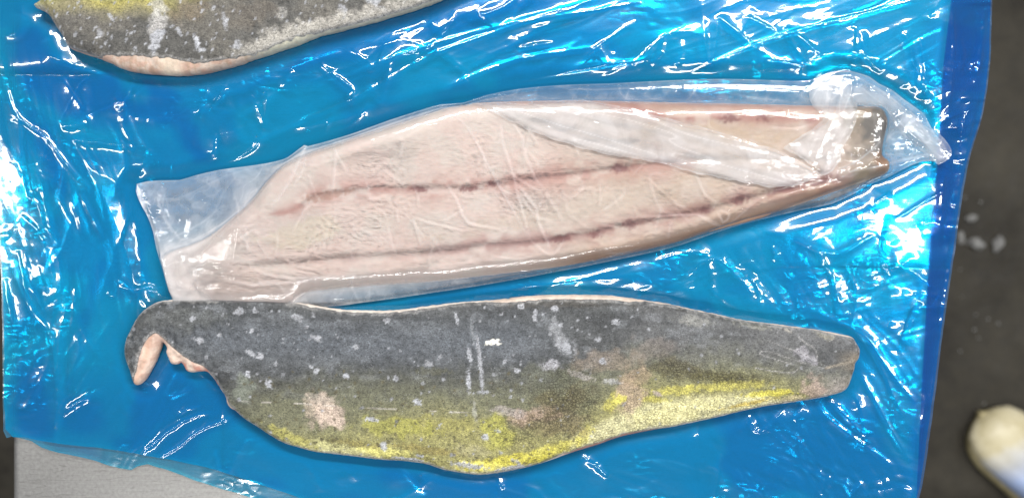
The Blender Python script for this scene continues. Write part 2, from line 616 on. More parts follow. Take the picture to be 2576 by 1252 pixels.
FLAPS = [
    # broad white fold running to the neck, fold standing up the middle, gathered neck, twisted collar
    ([(1180, 257), (1303, 262), (1400, 252), (1469, 250), (1551, 266), (1653, 294), (1796, 331), (1959, 382), (2066, 441),
      (1990, 468), (1947, 474), (1837, 456), (1735, 433), (1625, 405), (1507, 388), (1384, 352), (1300, 315), (1230, 278)],
     0.44, 0.27),
    ([(1236, 330), (1256, 306), (1282, 296), (1268, 316), (1266, 345), (1282, 410), (1306, 490), (1335, 604),
      (1312, 570), (1285, 490), (1255, 405)], 0.18, 1.2),
    ([(1966, 374), (2030, 334), (2070, 304), (2044, 268), (2040, 225), (2062, 195), (2110, 182), (2150, 196),
      (2158, 240), (2157, 280), (2140, 330), (2115, 370), (2107, 405), (2088, 430), (2068, 442), (2018, 402)],
     0.6, 2.0),
    ([(2150, 263), (2223, 267), (2241, 282), (2278, 325), (2315, 350), (2345, 380), (2376, 411), (2406, 389),
      (2378, 345), (2339, 307), (2284, 261), (2238, 230), (2192, 212), (2150, 205)], 0.34, 0.75)]


def interp(pts, x):
    p = np.array(pts, float)
    return np.interp(x, p[:, 0], p[:, 1])


FISH_S = smooth_poly(FISH, 3)
TOPF_S = smooth_poly(TOPF, 3)
FILLET_S = smooth_poly(FILLET, 3)
BAG_S = smooth_poly(BAG, 2)

# table edge line in the drawing: rim of the flat top on the right
EDGE = [(-300, 2412), (0, 2376), (160, 2357), (542, 2332), (626, 2322), (976, 2302), (1252, 2289), (1700, 2262)]


def table_edge(y):
    return interp(EDGE, y)


# ------------------------------------------------------------------ blue film relief
UP = [
    [(115, 138), (270, 193)], [(55, 10), (50, 75), (12, 95)],
    [(0, 130), (12, 160), (20, 230), (35, 280), (50, 320), (62, 470), (95, 510), (108, 560), (130, 590), (152, 620)],
    [(20, 230), (50, 300), (110, 340), (160, 400), (190, 440), (230, 480)],
    [(155, 190), (175, 220), (215, 275)], [(342, 190), (320, 240), (300, 280)],
    [(155, 320), (190, 312), (220, 310)], [(180, 350), (215, 355), (300, 365), (340, 375)],
    [(372, 375), (355, 430), (345, 460)], [(522, 215), (515, 250), (493, 290)], [(568, 218), (530, 270)],
    [(735, 175), (712, 225)], [(805, 160), (830, 180), (862, 205), (890, 230), (880, 270)],
    [(665, 325), (640, 370), (590, 400), (550, 415)], [(545, 335), (540, 370), (545, 400)],
    [(335, 500), (320, 550), (300, 620)], [(630, 240), (650, 270), (665, 310), (672, 230), (640, 240)],
    [(922, 178), (945, 165), (968, 112), (985, 105), (1000, 95)],
    [(922, 195), (940, 230), (958, 245), (975, 200), (980, 150), (1000, 135), (1040, 130), (1050, 160), (1095, 100)],
    [(1104, 90), (1130, 60), (1145, 30)], [(1092, 20), (1088, 50), (1098, 70), (1094, 30)],
    [(890, 95), (1000, 75), (1080, 45)],
    [(1155, 195), (1200, 160), (1240, 140), (1300, 110), (1350, 75), (1420, 50), (1470, 30)],
    [(1195, 30), (1230, 55), (1245, 70)], [(1300, 120), (1340, 112), (1390, 105)],
    [(1440, 185), (1480, 140), (1530, 100), (1600, 55)], [(1480, 155), (1510, 125), (1530, 160), (1545, 130)],
    [(1590, 160), (1630, 125), (1670, 90), (1665, 130), (1640, 165)], [(1720, 100), (1715, 150), (1700, 165)],
    [(1763, 0), (1770, 60), (1775, 110), (1788, 165), (1800, 100), (1805, 48), (1830, 60), (1900, 120), (1960, 155)],
    [(1975, 70), (2000, 120), (2040, 170)], [(1975, 70), (2020, 100), (2060, 135)],
    [(2150, 70), (2146, 130), (2150, 145), (2170, 125), (2162, 80)], [(2180, 135), (2190, 155), (2215, 185)],
    [(2265, 85), (2285, 100), (2295, 150), (2310, 190), (2295, 230)],
    [(2315, 100), (2325, 170), (2330, 250)], [(2338, 160), (2334, 250)],
    [(2445, 35), (2415, 55)], [(2418, 95), (2425, 140), (2415, 200)],
    [(10, 700), (20, 780), (40, 840), (60, 900)],
    [(45, 630), (60, 720), (80, 790), (130, 850), (140, 1000)],
    [(110, 630), (130, 700), (130, 800), (120, 830)],
    [(145, 640), (155, 720), (165, 780), (150, 850), (143, 1020), (135, 1110), (150, 1138)],
    [(300, 720), (340, 725), (385, 720), (392, 760)], [(270, 740), (290, 745)],
    [(325, 1180), (370, 1130), (420, 1085), (480, 1050), (530, 1035)],
    [(375, 1170), (440, 1130), (500, 1085), (560, 1060), (600, 1040)],
    [(500, 935), (530, 965), (555, 985)], [(160, 1045), (180, 1020), (225, 1000)],
    [(2065, 600), (2075, 650), (2095, 690), (2110, 760), (2118, 795)],
    [(1640, 660), (1720, 635), (1790, 640)], [(1945, 620), (1955, 640), (1945, 655)],
    [(2315, 760), (2290, 800), (2270, 860), (2262, 880)], [(2322, 765), (2297, 805), (2277, 865)],
    [(2235, 540), (2225, 620), (2240, 690), (2290, 655), (2315, 670)],
    [(2140, 980), (2165, 1030), (2180, 1120)],
    [(1860, 1085), (1885, 1050), (1900, 1082), (1930, 1075), (1960, 1040), (1985, 1015)],
    [(1995, 1055), (2015, 1012), (1985, 1015)], [(2190, 520), (2215, 500), (2240, 480)],
    [(1450, 1130), (1480, 1160), (1500, 1170), (1480, 1150)], [(1800, 1252), (1810, 1180), (1815, 1140)],
    [(1200, 700), (1197, 760)], [(1220, 705), (1212, 755)],
    [(1060, 1190), (1058, 1230)], [(1250, 1195), (1262, 1230)], [(1500, 1170), (1530, 1200)],
    [(2420, 560), (2400, 700), (2370, 850), (2350, 950), (2330, 1100), (2300, 1252)],
    [(2460, 250), (2430, 400), (2400, 560), (2385, 660)],
    [(2330, 990), (2325, 1040), (2310, 1100), (2318, 1150)], [(2478, 20), (2470, 120), (2452, 210)], [(2400, 20), (2398, 160), (2384, 300)],
    [(2440, 250), (2420, 330), (2412, 430)], [(2380, 360), (2372, 480), (2362, 600)], [(2395, 600), (2378, 740), (2362, 840)],
]
LOW = [
    [(640, 350), (900, 240), (1100, 130), (1400, 30)], [(700, 180), (860, 130)], [(880, 185), (1050, 120), (1250, 60)],
    [(1190, 85), (1490, 0)], [(1250, 220), (1450, 180), (1650, 150)], [(1713, 195), (1900, 110), (2100, 50), (2300, 0)],
    [(1916, 180), (1918, 158), (1930, 150), (2000, 160), (2060, 175)], [(2250, 550), (2350, 490), (2430, 450)],
    [(2052, 785), (2062, 802), (2180, 860)], [(2052, 783), (2170, 840), (2210, 890), (2260, 960), (2305, 1015)],
    [(2165, 845), (2200, 900), (2240, 980), (2270, 1050)], [(2080, 995), (2180, 1100)],
    [(2050, 1005), (2100, 1060), (2250, 1170)], [(2170, 945), (2230, 1060), (2290, 1160)],
    [(1720, 690), (1790, 650), (1850, 690), (1900, 740)], [(1840, 785), (1910, 775)], [(150, 310), (200, 210), (260, 180)],
    [(215, 290), (330, 240), (380, 200)], [(600, 290), (700, 230)], [(540, 400), (700, 330), (800, 280)],
    [(300, 700), (400, 800)], [(200, 480), (260, 600)], [(100, 450), (130, 600)], [(1100, 230), (1300, 150), (1500, 120)],
    [(1300, 60), (1600, 10)], [(2130, 1200), (2140, 1240), (2170, 1210)], [(1000, 1170), (1050, 1220), (1070, 1240)],
    [(1750, 250), (1900, 180)], [(2000, 600), (2100, 640), (2200, 590)], [(1300, 740), (1500, 690), (1620, 660)],
    [(420, 1000), (480, 980)], [(2220, 300), (2290, 330), (2340, 300)], [(2440, 175), (2470, 140), (2455, 190)],
    [(2385, 300), (2440, 280)], [(2360, 330), (2450, 310)],
]


def crease_field(x, y, lines, amp, w, seed, reach=5.0):
    """sum of sharp folds: ridges or steps that fade to their ends"""
    z = np.zeros_like(x)
    rnd = random.Random(seed)
    for ln in lines:
        P = smooth_poly(ln, 3, closed=False)
        if len(P) > 2:
            P = P + np.array([[rnd.uniform(-1.5, 1.5), rnd.uniform(-1.5, 1.5)] for _ in P])
        seg = np.sqrt(((P[1:] - P[:-1]) ** 2).sum(1))
        L = seg.sum()
        a = amp * rnd.uniform(0.6, 1.25) * min(1.0, 0.35 + L / 120)
        ww = w * rnd.uniform(0.6, 1.5)
        step = rnd.random() < 0.45
        sgn = rnd.choice((-1, 1)) if step else 1
        R = reach * ww
        x0, y0 = P.min(0) - R; x1, y1 = P.max(0) + R
        m = (x > x0) & (x < x1) & (y > y0) & (y < y1)
        if not m.any():
            continue
        xx = x[m]; yy = y[m]
        bd = np.full(xx.shape, 1e9); bs = np.zeros(xx.shape); bt = np.zeros(xx.shape)
        acc = 0
        for i in range(len(P) - 1):
            ax, ay = P[i]; ex, ey = P[i + 1] - P[i]
            t = np.clip(((xx - ax) * ex + (yy - ay) * ey) / (ex * ex + ey * ey + 1e-9), 0, 1)
            dx = xx - ax - t * ex; dy = yy - ay - t * ey
            d = np.sqrt(dx * dx + dy * dy)
            s = np.sign(ex * dy - ey * dx)
            b = d < bd
            bd = np.where(b, d, bd); bs = np.where(b, s, bs); bt = np.where(b, acc + t * seg[i], bt)
            acc += seg[i]
        taper = np.sqrt(np.clip(np.minimum(bt, L - bt) / (0.25 * L + 1e-6), 0, 1))
        taper = taper * (0.7 + 0.3 * vnoise(bt / 25 + 31.7 * a, bt * 0 + ww, seed))
        rr = np.sqrt(bd * bd + 2.0) - 1.4
        if step:
            v = a * taper * (np.exp(-rr / ww) * 0.55 + 0.45 * sgn * np.tanh(bs * bd / (0.5 * ww)) * np.exp(-rr / (1.6 * ww)))
        else:
            v = a * taper * np.exp(-rr / ww)
        z[m] += v
    return z


def flow(x, y, full=False):
    """direction of the pull lines in the film (radians, drawing axes)"""
    a_top = -0.36
    a_left = 1.35
    a_bl = math.radians(118)
    a_br = 0.95
    wt = sstep(520, 250, y) * sstep(350, 650, x)
    wl = sstep(520, 260, x) * sstep(60, 240, y) * sstep(1150, 900, y)
    wb = sstep(750, 950, y) * sstep(700, 420, x)
    wr = sstep(1500, 1900, x) * sstep(520, 760, y)
    wn = 0.25
    s = np.sin(2 * a_top) * wt + np.sin(2 * a_left) * wl + np.sin(2 * a_bl) * wb + np.sin(2 * a_br) * wr + wn * math.sin(-0.5)
    c = np.cos(2 * a_top) * wt + np.cos(2 * a_left) * wl + np.cos(2 * a_bl) * wb + np.cos(2 * a_br) * wr + wn * math.cos(-0.5)
    if full:
        return 0.5 * np.arctan2(s, c), np.clip(np.hypot(s, c) / 0.55, 0, 1) ** 2
    return 0.5 * np.arctan2(s, c)


def random_lines(n, seed, lmin, lmax, spread=0.35, busy=None):
    rnd = random.Random(seed)
    out = []
    while len(out) < n:
        x = rnd.uniform(-40, 2520); y = rnd.uniform(-220, 1300)
        if busy and rnd.random() > busy(x, y):
            continue
        a = float(flow(np.array(float(x)), np.array(float(y)))) + rnd.gauss(0, spread)
        L = rnd.uniform(lmin, lmax)
        pts = [(x, y)]
        k = rnd.randint(2, 5)
        for i in range(k):
            a += rnd.gauss(0, 0.28)
            x += math.cos(a) * L / k; y += math.sin(a) * L / k
            pts.append((x, y))
        out.append(pts)
    return out


def facets(x, y, seed, size, elong):
    """polygonal dents elongated along the flow, built from three fixed directions and blended"""
    th, mag = flow(x, y, True)
    out = np.zeros_like(x)
    tot = np.zeros_like(x)
    wx = (fbm(x / (2.2 * size), y / (2.2 * size), seed + 5, 2) - .5) * size * 1.9
    wy = (fbm(x / (2.2 * size), y / (2.2 * size), seed + 6, 2) - .5) * size * 1.9
    for k in range(4):
        a = k * math.pi / 4 - 0.36
        w = mag * np.clip(np.cos(2 * (th - a)), 0, 1) ** 6 + (1 - mag) * (0.9 if k == 0 else 0.15) + 1e-6
        u = ((x + wx) * math.cos(a) + (y + wy) * math.sin(a)) / (size * elong)
        v = (-(x + wx) * math.sin(a) + (y + wy) * math.cos(a)) / size
        out += w * tnoise(u, v, seed + k * 13)
        tot += w
    return out / tot


def calm(x, y):
    """0 where something lies on the film, 1 in the open"""
    c = np.ones_like(x)
    for P, zs in ((FISH_S, 0.018), (TOPF_S, 0.02), (BAG_S, 0.006)):
        k = (H - zs) / H
        # base of the object as it sits on the film plane
        Q = (np.asarray(P) - [CX, CY]) * k + [CX, CY]
        d = sdf(Q[::2], x, y)
        c = np.minimum(c, sstep(4, -52, d))
    return c


def busy(x, y):
    b = 0.35
    if x < 450: b = 0.9
    if y < 240 and x > 500: b = 0.8
    if x > 1900: b = 0.8
    if y > 1000 and 700 < x < 1850: b = 0.35
    return b


RU = random_lines(120, 3, 30, 150, 0.6, busy) + random_lines(40, 8, 120, 320, 0.25, busy)
RL = random_lines(110, 5, 60, 300, 0.3, busy)

# lower sheet: coarse copy of its relief is also what the upper sheet lies on
FILM = [(-60, -260), (700, -275), (2510, -270), (2500, -100), (2496, 0), (2491, 150), (2474, 280), (2453, 350), (2433, 425),
        (2413, 550), (2403, 626), (2388, 726), (2373, 826), (2358, 951), (2348, 1026), (2328, 1176), (2312, 1252),
        (2295, 1330), (2250, 1390), (900, 1335), (640, 1253), (500, 1210), (372, 1166), (330, 1181), (270, 1168),
        (210, 1150), (150, 1138), (105, 1125), (80, 1108), (30, 1096), (9, 1083), (7, 900), (2, 700), (-10, 500), (-40, 200)]
FILM_UP = [(-56, -256), (700, -270), (2506, -266), (2497, -100), (2492, 0), (2487, 150), (2470, 280), (2449, 350),
           (2428, 425), (2408, 550), (2398, 626), (2383, 726), (2368, 826), (2353, 951), (2342, 1026), (2322, 1176),
           (2306, 1252), (2290, 1325), (2240, 1380), (1000, 1325), (760, 1253), (640, 1213), (540, 1180), (440, 1158),
           (330, 1138), (250, 1126), (170, 1118), (130, 1112), (60, 1098), (14, 1078), (11, 900), (6, 700), (-6, 500), (-36, 200)]


def streaks(x, y, seed, sc):
    out = 0
    for a, m in ((-0.36, sstep(560, 300, y) * sstep(300, 700, x)), (1.35, sstep(500, 240, x) * sstep(40, 200, y) * sstep(1000, 850, y)),
                 (math.radians(118), sstep(760, 940, y) * sstep(700, 420, x)), (0.95, sstep(1650, 1950, x) * sstep(540, 760, y)),
                 (-0.3, sstep(640, 700, y) * sstep(800, 1100, x) * sstep(1000, 850, y)), (0.35, sstep(1080, 1160, y) * sstep(700, 900, x) * .7)):
        w = x + 60 * (fbm(x / 300, y / 300, seed, 2) - .5); q = y + 60 * (fbm(x / 300, y / 300, seed + 1, 2) - .5)
        u = w * math.cos(a) + q * math.sin(a); v = -w * math.sin(a) + q * math.cos(a)
        n = fbm(u / 330, v / sc, seed + 2, 2)
        out = out + m * (np.abs(n - .5) * 2) * sstep(.35, .7, fbm(u / 260, v / 60, seed + 3, 2))
    return out


def low_relief(x, y, cm):
    z = 1.2 * fbm(x / 210, y / 210, 40, 2) + 2.6 * facets(x, y, 15, 260, 2.0) + 1.2
    z += 1.5 * facets(x, y, 11, 120, 2.6) * (0.3 + 0.9 * fbm(x / 300, y / 300, 2, 2))
    z += crease_field(x, y, LOW, 2.0, 6, 21)
    z += crease_field(x, y, RL, 0.7, 8, 22)
    z -= 0.75 * streaks(x, y, 401, 24)
    z = np.log1p(np.exp(np.clip(z * 2.5, -30, 30))) / 2.5
    return z * (0.12 + 0.88 * cm)


def top_relief(x, y, cm):
    act = 0.35 + 0.9 * sstep(0.35, 0.75, fbm(x / 330 + 3, y / 330, 71, 3))
    for hx, hy, hr in ((960, 180, 60), (1600, 130, 60), (2150, 110, 50), (2290, 150, 70), (1935, 1050, 75), (2090, 690, 70),
                       (110, 720, 50), (340, 720, 60), (2240, 640, 60), (600, 330, 60), (170, 1030, 60),
                       (1480, 1150, 40), (1290, 110, 60), (1090, 90, 60), (1210, 735, 40), (800, 200, 60), (260, 350, 70),
                       (540, 270, 60), (1740, 660, 50), (2160, 1060, 60), (1000, 1210, 40), (1760, 1200, 50)):
        act = np.maximum(act, 1.45 * np.exp(-((x - hx) ** 2 + (y - hy) ** 2) / hr ** 2))
    quiet = 1 - 0.55 * sstep(980, 1080, y) * sstep(620, 760, x) * sstep(1900, 1750, x)
    z = 1.8 * fbm(x / 190, y / 190, 60, 2) + 4.2 * facets(x, y, 35, 330, 1.5) + 1.0
    act = act * (1 - .45 * sstep(330, 200, x))
    z += 3.0 * facets(x, y, 33, 150, 1.8) * act * quiet
    z += 0.9 * facets(x, y, 52, 60, 2.0) * act ** 2 * np.maximum(quiet, .6)
    z += 0.12 * facets(x, y, 57, 24, 1.8) * act ** 2 * sstep(.5, .65, fbm(x / 110, y / 110, 97, 2))
    z += crease_field(x, y, UP, 2.2, 7.5, 31)
    z -= 0.55 * streaks(x, y, 421, 34) * (0.4 + .6 * quiet)
    z += crease_field(x, y, RU, 1.1, 8, 32) * (0.3 + 0.7 * quiet)
    # slack puckers in patches
    pk = sstep(0.56, 0.74, fbm(x / 120, y / 120, 90, 2))
    z += 0.12 * pk * fbm(x / 16, y / 26, 91, 2)
    return z * (0.10 + 0.90 * cm)


def droop(x, y):
    """how far the film falls past the table's right edge, metres"""
    d = np.clip(x - table_edge(y), 0, None)
    r = 26.0
    a = np.where(d < r, d * d / (2 * r), d - r / 2)
    wav = 1 + 0.5 * (vnoise(y / 70, y * 0, 5) - .5) + 0.2 * (vnoise(y / 22, y * 0 + 3, 6) - .5)
    return a * PX * 0.6 * wav


PLY_SHADES = [([(10, 100), (60, 60), (100, 60), (160, 130), (300, 180), (350, 235), (345, 190), (440, 200), (500, 300), (560, 412),
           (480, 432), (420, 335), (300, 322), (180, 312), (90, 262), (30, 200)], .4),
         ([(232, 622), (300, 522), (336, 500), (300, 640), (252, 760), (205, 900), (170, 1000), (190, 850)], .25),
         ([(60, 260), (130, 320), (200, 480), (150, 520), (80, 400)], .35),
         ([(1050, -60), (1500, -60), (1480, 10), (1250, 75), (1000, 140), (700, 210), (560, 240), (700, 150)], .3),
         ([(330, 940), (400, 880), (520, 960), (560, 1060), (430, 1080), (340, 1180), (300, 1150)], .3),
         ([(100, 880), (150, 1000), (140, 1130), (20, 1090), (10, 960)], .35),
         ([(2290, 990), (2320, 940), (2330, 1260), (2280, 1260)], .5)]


def ply_shade_at(x, y, low):  # doubled folds, plus shade painted at the bottom, beside fish and on the overhang
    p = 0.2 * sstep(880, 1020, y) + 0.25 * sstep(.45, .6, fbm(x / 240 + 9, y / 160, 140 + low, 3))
    for P, k in PLY_SHADES[low::1]:
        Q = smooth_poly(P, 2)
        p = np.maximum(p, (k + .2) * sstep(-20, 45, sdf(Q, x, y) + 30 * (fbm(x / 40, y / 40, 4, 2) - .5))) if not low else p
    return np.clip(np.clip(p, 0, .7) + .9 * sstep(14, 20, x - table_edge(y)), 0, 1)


def film_sheet(name, outline, h, relief, base, mat, parent, extra=None):
    O = smooth_poly(outline, 2)
    X, Y, q, rim = region_grid(lambda a, b: sdf(O, a, b) + 2.2 * (fbm(a / 30, b / 30, 7, 2) - .5), -80, 2530, -290, 1400, h)
    cm = calm(X, Y)
    z = base + relief(X, Y, cm) * 0.001
    if extra is not None:
        z = z + extra(X, Y, cm)
    if extra is not None:
        z = np.maximum(z, 0.0009 + low_relief(X, Y, cm) * 0.001 + 0.0005)
    z = z - droop(X, Y)
    wx, wy = px(X, Y, z)
    return mesh_from(name, np.stack([wx, wy, z], 1), q, mat, parent, {'ply_shade': ply_shade_at(X, Y, int(name == 'lower_layer'))})


film = empty('plastic_film', 'crumpled translucent blue plastic sheeting spread over the steel table under the fish',
             'plastic sheet')
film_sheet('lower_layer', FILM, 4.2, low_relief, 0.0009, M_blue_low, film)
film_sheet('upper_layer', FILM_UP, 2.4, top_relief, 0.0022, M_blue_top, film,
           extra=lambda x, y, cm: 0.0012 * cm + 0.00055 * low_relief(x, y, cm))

# ------------------------------------------------------------------ table
tab = empty('steel_table', 'brushed stainless steel work table, bare metal corner showing beyond the blue film', 'table')


def tabletop():
    ys = np.linspace(-300, 1700, 41)
    # outline profile from left rim to right rim, with rolled edges
    prof = []
    rr = 26
    for a in np.linspace(math.pi / 2, 0, 8):
        prof.append(('L', -rr * math.cos(a), rr * math.sin(a) - rr))
    for a in np.linspace(0, math.pi / 2, 10):
        prof.append(('R', rr * math.sin(a), rr * math.cos(a) - rr))
    left = [('L', -rr, -110.0)]
    right = [('R', rr, -110.0)]
    prof = left + [('L', -rr * math.sin(t), rr * math.cos(t) - rr) for t in np.linspace(math.pi / 2, 0, 9)] + \
        [('M', k / 8, 0.0) for k in range(1, 8)] + \
        [('R', rr * math.sin(t), rr * math.cos(t) - rr) for t in np.linspace(0, math.pi / 2, 9)] + right
    co = []
    for y in ys:
        xl = 24 + rr
        xr = float(table_edge(y))
        for kind, a, b in prof:
            if kind == 'L':
                x = xl + a
            elif kind == 'R':
                x = xr + a
            else:
                x = xl + (xr - xl) * a
            zz = b * PX
            co.append(((x - CX) * PX, -(y - CY) * PX, zz))
    n = len(prof)
    q = []
    for j in range(len(ys) - 1):
        for i in range(n - 1):
            a = j * n + i
            q.append((a + n, a + n + 1, a + 1, a))
    return mesh_from('tabletop', co, q, M_steel, tab)


tabletop()


def box(name, x0, x1, y0, y1, z0, z1, mat, parent=None, bev=0.002):
    import bmesh
    bm = bmesh.new()
    bmesh.ops.create_cube(bm, size=1)
    for v in bm.verts:
        v.co = Vector(((x0 + x1) / 2 + v.co.x * (x1 - x0), (y0 + y1) / 2 + v.co.y * (y1 - y0), (z0 + z1) / 2 + v.co.z * (z1 - z0)))
    bmesh.ops.bevel(bm, geom=bm.edges[:], offset=bev, segments=2, affect='EDGES')
    m = bpy.data.meshes.new(name)
    bm.to_mesh(m); bm.free()
    m.materials.append(mat)
    o = bpy.data.objects.new(name, m)
    COL.objects.link(o)
    if parent:
        o.parent = parent
    return o


for sx, sy in ((-0.45, 0.32), (0.37, 0.32), (-0.45, -0.38), (0.37, -0.38)):
    box('leg', sx - .019, sx + .019, sy - .019, sy + .019, FLOOR + 0.001, -0.004, M_steel, tab)

# floor
fl = box('floor', -4, 4, -4, 4, FLOOR - 0.1, FLOOR, M_floor, None, 0.001)
fl['kind'] = 'structure'


# ------------------------------------------------------------------ skin-on fillets
def patches(X, Y, tone, lst, seed=0):
    for i, p in enumerate(lst):
        cx, cy, rx, ry, ang, col, st = p[:7]
        soft = p[7] if len(p) > 7 else 0.35
        a = math.radians(ang)
        m = (abs(X - cx) < 2.2 * max(rx, ry)) & (abs(Y - cy) < 2.2 * max(rx, ry))
        if not m.any():
            continue
        dx = X[m] - cx; dy = Y[m] - cy
        u = (dx * math.cos(a) + dy * math.sin(a)) / rx
        v = (-dx * math.sin(a) + dy * math.cos(a)) / ry
        s = min(rx, ry)
        nz = (fbm(X[m] / max(s * .8, 4) + i * 3.1, Y[m] / max(s * .8, 4), seed + i, 3) - .5) * 1.5
        d = np.sqrt(u * u + v * v) + nz
        k = st * sstep(1 + soft, 1 - soft, d)
        tone[m] = tone[m] * (1 - k[:, None]) + np.asarray(col) * k[:, None]
    return tone


def blend(a, b, k):
    return a * (1 - k[:, None]) + np.asarray(b) * k[:, None]


G_DARK = lin(56, 58, 60); G_GREY = lin(73, 75, 76); G_BLUE = lin(88, 93, 100); OLIVE = lin(104, 104, 82)
YOL = lin(140, 136, 86); YEL = lin(196, 188, 84); PALE = lin(196, 192, 150); FROST = lin(160, 162, 168)
PINK = lin(186, 168, 154); TAN = lin(165, 145, 125); WHITE = lin(235, 232, 222); BROWN = lin(120, 108, 80)


